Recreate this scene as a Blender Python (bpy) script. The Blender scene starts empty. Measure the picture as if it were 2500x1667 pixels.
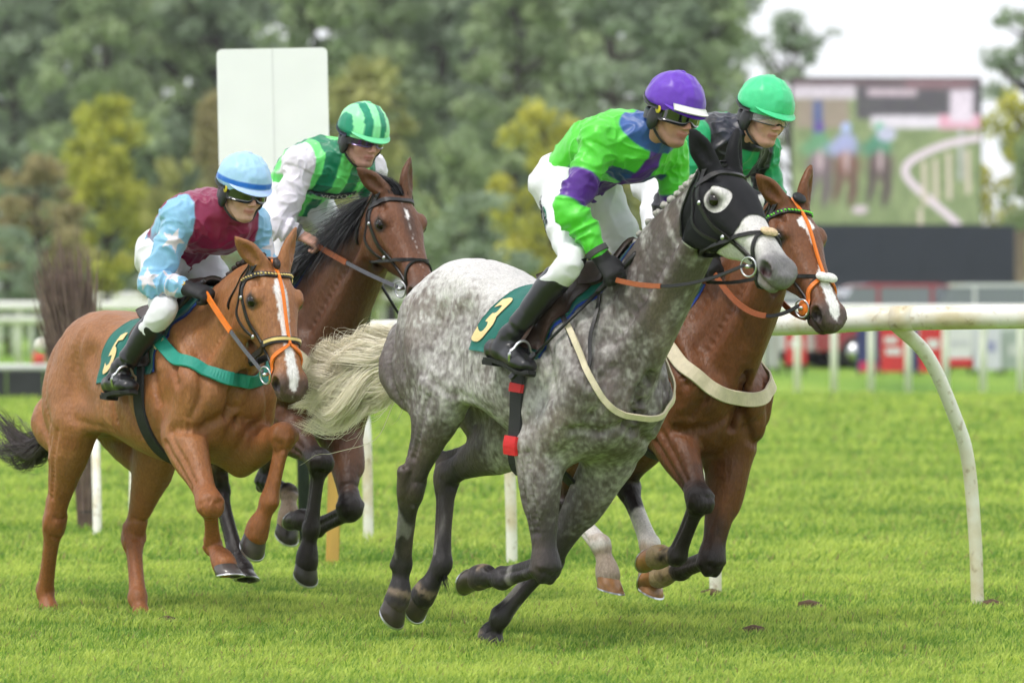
import bpy, math, random, time
import numpy as np
from mathutils import Vector, Matrix
from mathutils.bvhtree import BVHTree

T0 = time.time()
sc = bpy.context.scene
R = math.radians
rng = np.random.default_rng(7)
random.seed(7)

# ------------------------------------------------------------------ camera
cam_d = bpy.data.cameras.new('camera')
cam = bpy.data.objects.new('camera', cam_d)
sc.collection.objects.link(cam)
cam.location = (0, 0, 1.426)
cam.rotation_euler = (R(90 - 0.532), 0, 0)
cam_d.sensor_width = 36.0
cam_d.lens = 171.4
cam_d.clip_start = 0.5
cam_d.clip_end = 3000
cam_d.dof.use_dof = True
cam_d.dof.focus_distance = 20.4
cam_d.dof.aperture_fstop = 3.5
sc.camera = cam

# ------------------------------------------------------------------ overcast sky and soft sun
SUN_EL, SUN_AZ = 60.0, 225.0          # azimuth: degrees clockwise from +Y (sun high, behind the camera to the left)
w = bpy.data.worlds.new('World'); sc.world = w; w.use_nodes = True
nt = w.node_tree; nt.nodes.clear()
out = nt.nodes.new('ShaderNodeOutputWorld'); bg = nt.nodes.new('ShaderNodeBackground')
sky = nt.nodes.new('ShaderNodeTexSky'); sky.sky_type = 'NISHITA'; sky.sun_disc = False
sky.sun_elevation = R(SUN_EL); sky.sun_rotation = R(SUN_AZ); sky.dust_density = 4.0; sky.ozone_density = 1.0
mix = nt.nodes.new('ShaderNodeMix'); mix.data_type = 'RGBA'
mix.inputs['Factor'].default_value = 0.88                      # cloud cover over the blue
mix.inputs['B'].default_value = (8.6, 8.8, 9.2, 1)
nt.links.new(sky.outputs['Color'], mix.inputs['A'])
nt.links.new(mix.outputs['Result'], bg.inputs['Color'])
bg.inputs['Strength'].default_value = 0.112
nt.links.new(bg.outputs[0], out.inputs[0])
sun_d = bpy.data.lights.new('sun', 'SUN'); sun_d.energy = 1.5; sun_d.angle = R(12); sun_d.color = (1.0, 0.96, 0.9)
sun = bpy.data.objects.new('sun', sun_d); sc.collection.objects.link(sun)
_az, _el = R(SUN_AZ), R(SUN_EL)
_sd = Vector((math.sin(_az) * math.cos(_el), math.cos(_az) * math.cos(_el), math.sin(_el)))
sun.rotation_euler = _sd.to_track_quat('Z', 'Y').to_euler()
sun.location = _sd * 60
sc.view_settings.view_transform = 'Standard'
sc.view_settings.look = 'None'
sc.view_settings.exposure = 0.42
sc.view_settings.gamma = 1.0
sc.cycles.use_denoising = True
sc.cycles.max_bounces = 4
sc.cycles.diffuse_bounces = 3
sc.cycles.glossy_bounces = 2
sc.cycles.transmission_bounces = 2
sc.cycles.use_adaptive_sampling = True
sc.cycles.adaptive_threshold = 0.03
sc.cycles.transparent_max_bounces = 8
# ------------------------------------------------------------------ helpers
COL = sc.collection

def link(o, parent=None):
    COL.objects.link(o)
    if parent is not None:
        o.parent = parent
    return o

def empty(name, loc=(0, 0, 0), rot=(0, 0, 0)):
    o = bpy.data.objects.new(name, None)
    o.location = loc; o.rotation_euler = rot; o.empty_display_size = 0.1
    return link(o)

def tag(o, label=None, cat=None, group=None, kind=None):
    if label: o['label'] = label
    if cat: o['category'] = cat
    if group: o['group'] = group
    if kind: o['kind'] = kind
    return o

def mesh_np(name, V, F4=None, F3=None, mat=None, parent=None, smooth=True):
    """mesh object from numpy arrays of vertices, quads and triangles"""
    me = bpy.data.meshes.new(name)
    V = np.asarray(V, np.float32).reshape(-1, 3)
    n4 = 0 if F4 is None else len(F4); n3 = 0 if F3 is None else len(F3)
    idx = []
    if n4: idx.append(np.asarray(F4, np.int32).ravel())
    if n3: idx.append(np.asarray(F3, np.int32).ravel())
    idx = np.concatenate(idx)
    me.vertices.add(len(V)); me.vertices.foreach_set('co', V.ravel())
    me.loops.add(len(idx)); me.loops.foreach_set('vertex_index', idx)
    me.polygons.add(n4 + n3)
    st = np.concatenate([np.arange(n4) * 4, n4 * 4 + np.arange(n3) * 3]).astype(np.int32)
    me.polygons.foreach_set('loop_start', st)
    me.polygons.foreach_set('use_smooth', np.full(n4 + n3, smooth, bool))
    me.update(calc_edges=True); me.validate()
    if mat is not None: me.materials.append(mat)
    return link(bpy.data.objects.new(name, me), parent)

def set_col(o, arr, name='coat'):
    a = o.data.attributes.new(name, 'FLOAT_COLOR', 'POINT')
    buf = np.ones((len(o.data.vertices), 4), np.float32); buf[:, :3] = arr
    a.data.foreach_set('color', buf.ravel())

def set_float(o, arr, name):
    a = o.data.attributes.new(name, 'FLOAT', 'POINT')
    a.data.foreach_set('value', np.asarray(arr, np.float32))

def nrm(v):
    v = np.asarray(v, float); return v / (np.linalg.norm(v, axis=-1, keepdims=True) + 1e-12)

def sstep(a, b, x):
    t = np.clip((np.asarray(x, float) - a) / (b - a), 0, 1); return t * t * (3 - 2 * t)

def catmull(P, n):
    """n samples per span through control rows P (any number of columns)"""
    P = np.asarray(P, float); Q = np.vstack([2 * P[0] - P[1], P, 2 * P[-1] - P[-2]])
    out = []
    for i in range(len(P) - 1):
        p0, p1, p2, p3 = Q[i:i + 4]
        for t in np.arange(n) / n:
            out.append(0.5 * (2 * p1 + (p2 - p0) * t + (2 * p0 - 5 * p1 + 4 * p2 - p3) * t * t + (3 * p1 - p0 - 3 * p2 + p3) * t ** 3))
    out.append(P[-1]); return np.array(out)

# ------------------------------------------------------------------ distance-field modelling (organic bodies)
class Field:
    def __init__(s, lo, hi, h):
        s.lo = np.array(lo, np.float32); s.h = float(h)
        s.n = np.ceil((np.array(hi) - s.lo) / h).astype(int) + 1
        s.ax = [(s.lo[i] + h * np.arange(s.n[i])).astype(np.float32) for i in range(3)]
        s.D = np.full(s.n, 0.3, np.float32)

    def box(s, lo, hi):
        a = np.clip(np.floor((np.asarray(lo) - s.lo) / s.h).astype(int), 0, s.n)
        b = np.clip(np.ceil((np.asarray(hi) - s.lo) / s.h).astype(int) + 1, 0, s.n)
        if np.any(b <= a): return None
        sl = tuple(slice(a[i], b[i]) for i in range(3))
        g = (s.ax[0][sl[0]][:, None, None], s.ax[1][sl[1]][None, :, None], s.ax[2][sl[2]][None, None, :])
        return sl, g

    def put(s, sl, d, k, sub=False):
        A = s.D[sl]
        if sub: d = -d; m = np.maximum(A, d); s_ = 1
        else: m = np.minimum(A, d); s_ = -1
        if k > 0:
            hh = np.maximum(k - np.abs(A - d), 0) / k
            m = m + s_ * hh * hh * (k * 0.25)
        s.D[sl] = m

    def ell(s, c, r, axes=None, k=0.03, sub=False):
        """ellipsoid; axes: rows are its unit axes"""
        c = np.asarray(c, np.float32); r = np.asarray(r, np.float32)
        ax = np.eye(3, dtype=np.float32) if axes is None else np.asarray(axes, np.float32)
        ext = np.sqrt(((ax * r[:, None]) ** 2).sum(0)) + k + 2 * s.h
        bx = s.box(c - ext, c + ext)
        if bx is None: return
        sl, (X, Y, Z) = bx
        x, y, z = X - c[0], Y - c[1], Z - c[2]
        k0 = 0; k1 = 0
        for i in range(3):
            q = (x * ax[i, 0] + y * ax[i, 1] + z * ax[i, 2])
            q0 = q / r[i]; k0 = k0 + q0 * q0; q1 = q0 / r[i]; k1 = k1 + q1 * q1
        k0 = np.sqrt(k0); d = k0 * (k0 - 1) / np.maximum(np.sqrt(k1), 1e-4)
        s.put(sl, np.maximum(d, -float(r.min())), k, sub)

    def tube(s, pts, up=(0, 0, 1), k=0.03, n=3, sub=False):
        """pts rows: x y z a b ; a = half size along up, b = half size sideways"""
        P = catmull(pts, n) if len(pts) > 1 else np.asarray(pts, float)
        P[:, 3:] = np.maximum(P[:, 3:], 0.002)
        up = np.asarray(up, float)
        rmax = P[:, 3:5].max() + k + 2 * s.h
        lo = P[:, :3].min(0) - rmax; hi = P[:, :3].max(0) + rmax
        bx = s.box(lo, hi)
        if bx is None: return
        slB, _ = bx
        org = np.array([sl.start for sl in slB])
        T = np.full([sl.stop - sl.start for sl in slB], 0.3, np.float32)
        for i in range(len(P) - 1):
            p0, p1 = P[i, :3], P[i + 1, :3]; L = np.linalg.norm(p1 - p0)
            if L < 1e-6: continue
            t_ = (p1 - p0) / L
            rr = max(P[i, 3:5].max(), P[i + 1, 3:5].max()) + k + 2 * s.h
            b2 = s.box(np.minimum(p0, p1) - rr, np.maximum(p0, p1) + rr)
            if b2 is None: continue
            sl, (X, Y, Z) = b2
            u = up[i] if up.ndim == 2 else up
            u = u - t_ * (u @ t_); u = u / (np.linalg.norm(u) + 1e-9); v = np.cross(t_, u)
            t32, u32, v32, p32 = (q.astype(np.float32) for q in (t_, u, v, p0))
            x, y, z = X - p32[0], Y - p32[1], Z - p32[2]
            tt = x * t32[0] + y * t32[1] + z * t32[2]
            tc = np.clip(tt / L, 0, 1).astype(np.float32)
            a = P[i, 3] + (P[i + 1, 3] - P[i, 3]) * tc; b = P[i, 4] + (P[i + 1, 4] - P[i, 4]) * tc
            qa = (x * u32[0] + y * u32[1] + z * u32[2]) / a; qb = (x * v32[0] + y * v32[1] + z * v32[2]) / b
            c = np.minimum(a, b); qt = (tt - tc * L) / c
            k0 = np.sqrt(qa * qa + qb * qb + qt * qt)
            k1 = np.sqrt((qa / a) ** 2 + (qb / b) ** 2 + (qt / c) ** 2)
            d = np.maximum(k0 * (k0 - 1) / np.maximum(k1, 1e-4), -c)
            s2 = tuple(slice(sl[j].start - org[j], sl[j].stop - org[j]) for j in range(3))
            T[s2] = np.minimum(T[s2], d)
        s.put(slB, T, k, sub)

    def blur(s, r):
        """soften the field with two box passes of radius r cells"""
        D = np.clip(s.D, -.12, .12); m = 2 * r + 1
        for ax in range(3):
            for _ in range(2):
                pad = [(0, 0)] * 3; pad[ax] = (r + 1, r)
                C = np.cumsum(np.pad(D, pad, mode='edge'), axis=ax, dtype=np.float32)
                n = D.shape[ax]
                hi_ = [slice(None)] * 3; lo_ = [slice(None)] * 3
                hi_[ax] = slice(m, m + n); lo_[ax] = slice(0, n)
                D = (C[tuple(hi_)] - C[tuple(lo_)]) / m
        s.D = np.where(np.abs(s.D) < .1, D, s.D).astype(np.float32)

    def mesh(s):
        """surface nets: vertices and quads of the zero level"""
        D = s.D; S = D < 0
        nx, ny, nz = D.shape
        cnt = np.zeros((nx - 1, ny - 1, nz - 1), np.int8)
        offs = [(i, j, k) for i in (0, 1) for j in (0, 1) for k in (0, 1)]
        for (i, j, k) in offs:
            cnt += S[i:nx - 1 + i, j:ny - 1 + j, k:nz - 1 + k]
        act = (cnt > 0) & (cnt < 8)
        cells = np.argwhere(act)
        idx = np.full(act.shape, -1, np.int32); idx[act] = np.arange(len(cells))
        cv = np.stack([D[cells[:, 0] + i, cells[:, 1] + j, cells[:, 2] + k] for (i, j, k) in offs], 1)
        acc = np.zeros((len(cells), 3)); num = np.zeros(len(cells))
        O = np.array(offs, float)
        for a in range(8):
            for b in range(a + 1, 8):
                if np.abs(O[a] - O[b]).sum() != 1: continue
                m = (cv[:, a] < 0) != (cv[:, b] < 0)
                t = cv[m, a] / (cv[m, a] - cv[m, b])
                acc[m] += O[a] + t[:, None] * (O[b] - O[a]); num[m] += 1
        V = (cells + acc / num[:, None]) * s.h + s.lo
        quads = []
        for axis in range(3):
            a0 = [slice(None)] * 3; a1 = [slice(None)] * 3
            a0[axis] = slice(0, D.shape[axis] - 1); a1[axis] = slice(1, D.shape[axis])
            s0, s1 = S[tuple(a0)], S[tuple(a1)]
            e = np.argwhere(s0 != s1)
            b, c = (axis + 1) % 3, (axis + 2) % 3
            ok = (e[:, b] > 0) & (e[:, c] > 0) & (e[:, b] < D.shape[b] - 1) & (e[:, c] < D.shape[c] - 1)
            e = e[ok]
            inside = s0[e[:, 0], e[:, 1], e[:, 2]]
            q = []
            for db, dc in ((0, 0), (-1, 0), (-1, -1), (0, -1)):
                f = e.copy(); f[:, b] += db; f[:, c] += dc
                q.append(idx[f[:, 0], f[:, 1], f[:, 2]])
            q = np.stack(q, 1); q[~inside] = q[~inside][:, ::-1]
            quads.append(q)
        Q = np.concatenate(quads)
        return V, Q

def relax(V, Q, it=2, lam=0.5):
    """light smoothing of a quad mesh"""
    E = np.concatenate([Q[:, [0, 1]], Q[:, [1, 2]], Q[:, [2, 3]], Q[:, [3, 0]]])
    for step in range(it):
        for f in (lam, -lam * 1.03):
            acc = np.zeros_like(V); num = np.zeros(len(V))
            for d in range(3):
                acc[:, d] = np.bincount(E[:, 0], V[E[:, 1], d], len(V)) + np.bincount(E[:, 1], V[E[:, 0], d], len(V))
            num = np.bincount(E[:, 0], minlength=len(V)) + np.bincount(E[:, 1], minlength=len(V))
            V = V + f * (acc / np.maximum(num, 1)[:, None] - V)
    return V

def vnormals(V, Q):
    n = np.cross(V[Q[:, 2]] - V[Q[:, 0]], V[Q[:, 3]] - V[Q[:, 1]])
    N = np.zeros_like(V)
    for i in range(4):
        for d in range(3): N[:, d] += np.bincount(Q[:, i], n[:, d], len(V))
    return nrm(N)

def vnoise(P, scale, seed=0):
    """cheap value noise at rows P, range about -1..1"""
    p = np.asarray(P, float) * scale + seed * 17.31
    i = np.floor(p).astype(np.int64); f = p - i; f = f * f * (3 - 2 * f)
    def hsh(a, b, c):
        h = (a * 374761393 + b * 668265263 + c * 2147483647 + seed * 1274126177) & 0xffffffff
        h = ((h ^ (h >> 13)) * 1274126177) & 0xffffffff
        return ((h ^ (h >> 16)) & 0xffff) / 32767.5 - 1
    r = 0
    for dx in (0, 1):
        for dy in (0, 1):
            for dz in (0, 1):
                wgt = (f[:, 0] if dx else 1 - f[:, 0]) * (f[:, 1] if dy else 1 - f[:, 1]) * (f[:, 2] if dz else 1 - f[:, 2])
                r = r + wgt * hsh(i[:, 0] + dx, i[:, 1] + dy, i[:, 2] + dz)
    return r

# ------------------------------------------------------------------ materials
def mat(name, col=(0.5, 0.5, 0.5), rough=0.5, metal=0.0, noise=0.0, scale=20.0, bump=0.0, bscale=60.0, spec=0.5, sheen=0.0,
        attr=None, stretch=(1, 1, 1), emit=None, trans=0.0, alpha=1.0, coatw=0.0, bdist=0.004):
    m = bpy.data.materials.new(name); m.use_nodes = True
    nt = m.node_tree; b = nt.nodes['Principled BSDF']
    b.inputs['Roughness'].default_value = rough; b.inputs['Metallic'].default_value = metal
    b.inputs['Specular IOR Level'].default_value = spec
    b.inputs['Sheen Weight'].default_value = sheen; b.inputs['Sheen Roughness'].default_value = 0.4
    b.inputs['Coat Weight'].default_value = coatw
    if trans: b.inputs['Transmission Weight'].default_value = trans
    if alpha < 1: b.inputs['Alpha'].default_value = alpha
    tc = nt.nodes.new('ShaderNodeTexCoord'); mp = nt.nodes.new('ShaderNodeMapping'); mp.inputs['Scale'].default_value = stretch
    nt.links.new(tc.outputs['Object'], mp.inputs['Vector'])
    src = None
    if attr:
        at = nt.nodes.new('ShaderNodeAttribute'); at.attribute_name = attr; src = at.outputs['Color']
    if noise > 0:
        nz = nt.nodes.new('ShaderNodeTexNoise'); nz.inputs['Scale'].default_value = scale; nz.inputs['Detail'].default_value = 5
        nt.links.new(mp.outputs[0], nz.inputs['Vector'])
        mr = nt.nodes.new('ShaderNodeMapRange'); mr.inputs[1].default_value = 0.25; mr.inputs[2].default_value = 0.75
        mr.inputs[3].default_value = 1 - noise; mr.inputs[4].default_value = 1 + noise
        nt.links.new(nz.outputs[0], mr.inputs[0])
        vm = nt.nodes.new('ShaderNodeVectorMath'); vm.operation = 'SCALE'
        if src is not None: nt.links.new(src, vm.inputs[0])
        else: vm.inputs[0].default_value = col
        nt.links.new(mr.outputs[0], vm.inputs['Scale'])
        src = vm.outputs[0]
    if src is not None: nt.links.new(src, b.inputs['Base Color'])
    else: b.inputs['Base Color'].default_value = (*col, 1)
    if bump > 0:
        n2 = nt.nodes.new('ShaderNodeTexNoise'); n2.inputs['Scale'].default_value = bscale; n2.inputs['Detail'].default_value = 4
        nt.links.new(mp.outputs[0], n2.inputs['Vector'])
        bp = nt.nodes.new('ShaderNodeBump'); bp.inputs['Strength'].default_value = bump; bp.inputs['Distance'].default_value = bdist
        nt.links.new(n2.outputs[0], bp.inputs['Height']); nt.links.new(bp.outputs[0], b.inputs['Normal'])
    if emit is not None:
        b.inputs['Emission Color'].default_value = (*emit[:3], 1); b.inputs['Emission Strength'].default_value = emit[3]
    return m

def mixc(c, col, m): return c * (1 - m[:, None]) + np.array(col) * m[:, None]

def hair(name, L, w0, mt, parent, taper=.25, seed=1, face=None):
    """L: strands (n, m, 3) -> crossed ribbons"""
    L = np.asarray(L, float); n, m, _ = L.shape; rg = np.random.default_rng(seed)
    T = np.gradient(L, axis=1); T = nrm(T); rv = nrm(rg.normal(size=(n, 1, 3))) if face is None else nrm(np.asarray(face, float).reshape(-1, 1, 3) + .35 * rg.normal(size=(n, 1, 3))); S = nrm(np.cross(T, np.broadcast_to(rv, T.shape)))
    wd = np.linspace(1, taper, m)[None, :, None] * (w0 * (.6 + .8 * rg.random((n, 1, 1)))); wd[:, -1] *= .3
    V = np.stack([L - S * wd, L + S * wd], 2).reshape(-1, 3)
    b = (np.arange(n)[:, None] * m + np.arange(m - 1)[None, :]).ravel() * 2
    Q = np.stack([b, b + 1, b + 3, b + 2], 1)
    o = mesh_np(name, V, F4=Q, mat=mt, parent=parent); o['kind'] = 'stuff'
    return o


MATS = {}
MATS['steel'] = mat('steel', (.62, .63, .65), .28, 1.0)
MATS['red'] = mat('red', (.62, .012, .016), .6, noise=.1, scale=60)
# ------------------------------------------------------------------ ground and turf
def ground_mat():
    m = bpy.data.materials.new('turf'); m.use_nodes = True; nt = m.node_tree; b = nt.nodes['Principled BSDF']
    b.inputs['Roughness'].default_value = .9; b.inputs['Specular IOR Level'].default_value = .15
    tc = nt.nodes.new('ShaderNodeTexCoord')
    def noise(scale, detail=4, st=(1, 1, 1)):
        mp = nt.nodes.new('ShaderNodeMapping'); mp.inputs['Scale'].default_value = st
        n = nt.nodes.new('ShaderNodeTexNoise'); n.inputs['Scale'].default_value = scale; n.inputs['Detail'].default_value = detail
        nt.links.new(tc.outputs['Object'], mp.inputs['Vector']); nt.links.new(mp.outputs[0], n.inputs['Vector']); return n.outputs[0]
    def ramp(src, stops):
        r = nt.nodes.new('ShaderNodeValToRGB'); nt.links.new(src, r.inputs[0])
        r.color_ramp.elements[0].position, r.color_ramp.elements[0].color = stops[0][0], (*stops[0][1], 1)
        r.color_ramp.elements[1].position, r.color_ramp.elements[1].color = stops[-1][0], (*stops[-1][1], 1)
        for p, c in stops[1:-1]:
            e = r.color_ramp.elements.new(p); e.color = (*c, 1)
        return r.outputs[0]
    base = ramp(noise(.55, 6, (1, .35, 1)), [(.30, (.095, .215, .030)), (.5, (.190, .335, .046)), (.68, (.300, .430, .068))])
    fine = ramp(noise(9, 5, (1, .5, 1)), [(.3, (.45, .5, .4)), (.7, (1.35, 1.3, 1.2))])
    mx = nt.nodes.new('ShaderNodeMix'); mx.data_type = 'RGBA'; mx.blend_type = 'MULTIPLY'; mx.inputs['Factor'].default_value = 1
    nt.links.new(base, mx.inputs['A']); nt.links.new(fine, mx.inputs['B'])
    nt.links.new(mx.outputs['Result'], b.inputs['Base Color'])
    bp = nt.nodes.new('ShaderNodeBump'); bp.inputs['Strength'].default_value = .8; bp.inputs['Distance'].default_value = .03
    nt.links.new(noise(30, 5), bp.inputs['Height']); nt.links.new(bp.outputs[0], b.inputs['Normal'])
    return m
gr = mesh_np('ground', [(-400, -30, 0), (400, -30, 0), (400, 900, 0), (-400, 900, 0)], F4=[(0, 1, 2, 3)], mat=ground_mat())
gr['kind'] = 'structure'

def leaf_mat(name, attr='coat', trans=.35, rough=.6):
    m = bpy.data.materials.new(name); m.use_nodes = True; nt = m.node_tree; b = nt.nodes['Principled BSDF']
    at = nt.nodes.new('ShaderNodeAttribute'); at.attribute_name = attr
    nt.links.new(at.outputs['Color'], b.inputs['Base Color']); b.inputs['Roughness'].default_value = rough; b.inputs['Specular IOR Level'].default_value = .3
    tr = nt.nodes.new('ShaderNodeBsdfTranslucent'); nt.links.new(at.outputs['Color'], tr.inputs['Color'])
    ms = nt.nodes.new('ShaderNodeMixShader'); ms.inputs[0].default_value = trans
    o = nt.nodes['Material Output']; nt.links.new(b.outputs[0], ms.inputs[1]); nt.links.new(tr.outputs[0], ms.inputs[2]); nt.links.new(ms.outputs[0], o.inputs[0])
    return m

def turf_blades():
    rg = np.random.default_rng(11); out = []
    for (d0, d1, dens, ht, wd) in ((16.2, 21, 3600, .038, .0034), (21, 26, 2700, .041, .0038), (26, 33, 1100, .060, .0065), (33, 46, 420, .065, .009), (46, 70, 120, .075, .016)):
        hw0, hw1 = d0 * .105 + 1.7, d1 * .105 + 1.7; A = (hw0 + hw1) * (d1 - d0); n = int(A * dens)
        y = d0 + (d1 - d0) * rg.random(n); x = (rg.random(n) * 2 - 1) * (y * .105 + 1.7)
        out.append(np.stack([x, y, np.full(n, ht), np.full(n, wd)], 1))
    B = np.concatenate(out); n = len(B)
    P = np.stack([B[:, 0], B[:, 1], np.zeros(n)], 1)
    big = vnoise(P * (.9, .4, 1), 1, 21); mid = vnoise(P, 4.2, 22); sm = vnoise(P, 13, 23)
    H = B[:, 2] * (.55 + .5 * rg.random(n) + .35 * np.clip(mid, -1, 1) + .25 * sm)
    H = np.maximum(H, .012)
    a = rg.random(n) * 2 * np.pi; side = np.stack([np.cos(a), np.sin(a), 0 * a], 1); w_ = B[:, 3:4] * (.7 + .6 * rg.random((n, 1)))
    lean = np.stack([rg.normal(size=n), rg.normal(size=n), 0 * a], 1) * .45 + np.stack([.18 + .2 * big, 0 * a, 0 * a], 1)
    mid_ = P + lean * (H * .35)[:, None] + np.array([0, 0, 1]) * (H * .6)[:, None]; tip = P + lean * (H * 1.0)[:, None] + np.array([0, 0, 1]) * H[:, None]
    V = np.stack([P - side * w_, P + side * w_, mid_ + side * w_ * .75, mid_ - side * w_ * .75, tip], 1).reshape(-1, 3)
    b = np.arange(n) * 5
    col = np.array([(.105, .235, .016)]) * np.ones((n, 1))
    t = np.clip(.52 + .16 * np.sin(P[:, 1] * 2.1 + .25 * P[:, 0]) + .36 * big + .34 * mid + .30 * sm + .36 * rg.normal(size=n), 0, 1.15)[:, None]
    col = np.array([(.150, .300, .046)]) * (1 - t) + np.array([(.560, .670, .140)]) * t
    dry = (rg.random(n) < .035)[:, None]; col = np.where(dry, (.36, .30, .13), col)
    o = mesh_np('grass', V, F4=np.stack([b, b + 1, b + 2, b + 3], 1), F3=np.stack([b + 3, b + 2, b + 4], 1), mat=leaf_mat('grass_blade', trans=.5, rough=.5), smooth=False)
    set_col(o, np.repeat(col, 5, 0)); tag(o, 'short green turf covering the whole racecourse', 'grass', kind='stuff')
    return o
turf_blades()
MATS2 = {}
MATS2['soil'] = mat('soil', (.10, .062, .035), .95, noise=.4, scale=60, bump=.8, bscale=80)
def divots():
    rg = np.random.default_rng(5)
    spots = ((1.36, 22.3), (2.20, 22.35), (.95, 23.15), (1.02, 20.6), (-.55, 21.6), (-1.5, 21.2))
    for k, (x, y) in enumerate(spots):
        V, n = [], 10
        for i in range(3):
            for j in range(n):
                r = (.050, .035, .0)[i] * (.6 + .7 * rg.random()); a = j * 2 * np.pi / n
                V.append((x + r * 1.2 * math.cos(a), y + r * math.sin(a), (.004, .028, .040)[i]))
        Q = [(i * n + j, i * n + (j + 1) % n, (i + 1) * n + (j + 1) % n, (i + 1) * n + j) for i in range(2) for j in range(n)]
        o = mesh_np('divot', np.array(V), F4=np.array(Q), mat=MATS2['soil'])
        tag(o, ('small clod of torn turf on the grass beside the running rail', 'clod of soil at the foot of the curved rail post', 'clod of soil by the second rail post', 'scuffed clod of turf ahead of the bay horse', 'small clod of turf behind the grey horse', 'clod of turf below the chestnut horse forefeet', 'clod of turf on the open grass before the grey horse', 'torn clod of turf in the near grass by the grey forefoot')[k], 'clod', 'clods of torn turf')
divots()

# ------------------------------------------------------------------ running rail
def rail_white(name, base=(.86, .84, .77)):
    m = bpy.data.materials.new(name); m.use_nodes = True; nt = m.node_tree; b = nt.nodes['Principled BSDF']; b.inputs['Roughness'].default_value = .38
    tc = nt.nodes.new('ShaderNodeTexCoord'); n = nt.nodes.new('ShaderNodeTexNoise'); n.inputs['Scale'].default_value = 3.5; n.inputs['Detail'].default_value = 8
    n2 = nt.nodes.new('ShaderNodeTexNoise'); n2.inputs['Scale'].default_value = 26; n2.inputs['Detail'].default_value = 6
    r = nt.nodes.new('ShaderNodeValToRGB'); r.color_ramp.elements[0].position = .34; r.color_ramp.elements[0].color = (.66, .57, .38, 1); r.color_ramp.elements[1].position = .52; r.color_ramp.elements[1].color = (*base, 1)
    r2 = nt.nodes.new('ShaderNodeValToRGB'); r2.color_ramp.elements[0].position = .28; r2.color_ramp.elements[0].color = (.5, .42, .3, 1); r2.color_ramp.elements[1].position = .42; r2.color_ramp.elements[1].color = (1, 1, 1, 1)
    mx = nt.nodes.new('ShaderNodeMix'); mx.data_type = 'RGBA'; mx.blend_type = 'MULTIPLY'; mx.inputs['Factor'].default_value = .7
    nt.links.new(tc.outputs['Object'], n.inputs['Vector']); nt.links.new(tc.outputs['Object'], n2.inputs['Vector'])
    nt.links.new(n.outputs[0], r.inputs[0]); nt.links.new(n2.outputs[0], r2.inputs[0]); nt.links.new(r.outputs[0], mx.inputs['A']); nt.links.new(r2.outputs[0], mx.inputs['B'])
    nt.links.new(mx.outputs['Result'], b.inputs['Base Color']); return m
MATS2['rail'] = rail_white('rail_plastic'); MATS2['rail_far'] = mat('rail_far', (.86, .85, .80), .5, noise=.08, scale=4)

def tube0(name, P, r, mt, parent, k=16):
    P = np.asarray(P, float); n = len(P); r = np.broadcast_to(np.asarray(r, float), (n,))
    T = nrm(np.gradient(P, axis=0)); ref = np.array([.31, .62, .72]); S = nrm(np.cross(T, ref)); U = np.cross(S, T); a = np.arange(k) * 2 * np.pi / k
    V = (P[:, None] + r[:, None, None] * (S[:, None] * np.cos(a)[None, :, None] + U[:, None] * np.sin(a)[None, :, None])).reshape(-1, 3)
    Q = [(i * k + j, i * k + (j + 1) % k, (i + 1) * k + (j + 1) % k, (i + 1) * k + j) for i in range(n - 1) for j in range(k)]
    V = np.vstack([V, P[:1], P[-1:]]); c0, c1 = n * k, n * k + 1
    F3 = [(c0, (j + 1) % k, j) for j in range(k)] + [(c1, (n - 1) * k + j, (n - 1) * k + (j + 1) % k) for j in range(k)]
    return mesh_np(name, V, F4=np.array(Q), F3=np.array(F3), mat=mt, parent=parent)

rail = empty('running_rail', (0, 0, 0)); tag(rail, 'white plastic running rail on curved posts behind the horses', 'rail')
RP = catmull([(5.2, 21.6, 1.36), (3.2, 21.85, 1.345), (1.78, 22.19, 1.325), (1.25, 22.9, 1.295), (0.1, 25.2, 1.265), (-.69, 28.2, 1.235), (-1.9, 30.8, 1.16), (-3.15, 32.6, 1.095)], 10)
_i = 19
tube0('rail_tube', RP[:_i + 2], .056, MATS2['rail'], rail, 20); tube0('rail_tube', RP[_i + 1:], .0545, MATS2['rail'], rail, 20)
tube0('rail_joint', RP[_i:_i + 3:2] * .5 + RP[_i + 1:_i + 2] * .5, .0585, MATS2['rail'], rail, 20)
def swan(base, top, r=.029, lean=.22):
    b, t = np.array((*base, -.05), float), np.array(top, float); d = t - b; d[2] = 0
    P = catmull([b, b * 1.0 + d * .03 + (0, 0, .35), b + d * .12 + (0, 0, .72), b + d * .28 + (0, 0, t[2] * .70), b + d * .60 + (0, 0, t[2] * .905), t + (0, 0, -.02)], 7)
    return tube0('post', P, np.linspace(r * 1.02, r * 1.15, len(P)), MATS2['rail'], rail, 16)
swan((2.147, 22.46), (1.74, 22.22, 1.325)); swan((.975, 23.3), (.68, 23.95, 1.28)); swan((0.0, 25.9), (-.18, 26.1, 1.26)); swan((3.75, 21.95), (3.35, 21.8, 1.345))
swan((-.83, 28.2), (-1.0, 29.1, 1.215)); swan((-1.73, 27.9), (-1.55, 30.1, 1.19), .024); swan((-2.24, 28.8), (-2.35, 31.4, 1.13), .024); swan((-2.45, 28.8), (-2.9, 32.2, 1.10), .026)

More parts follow.
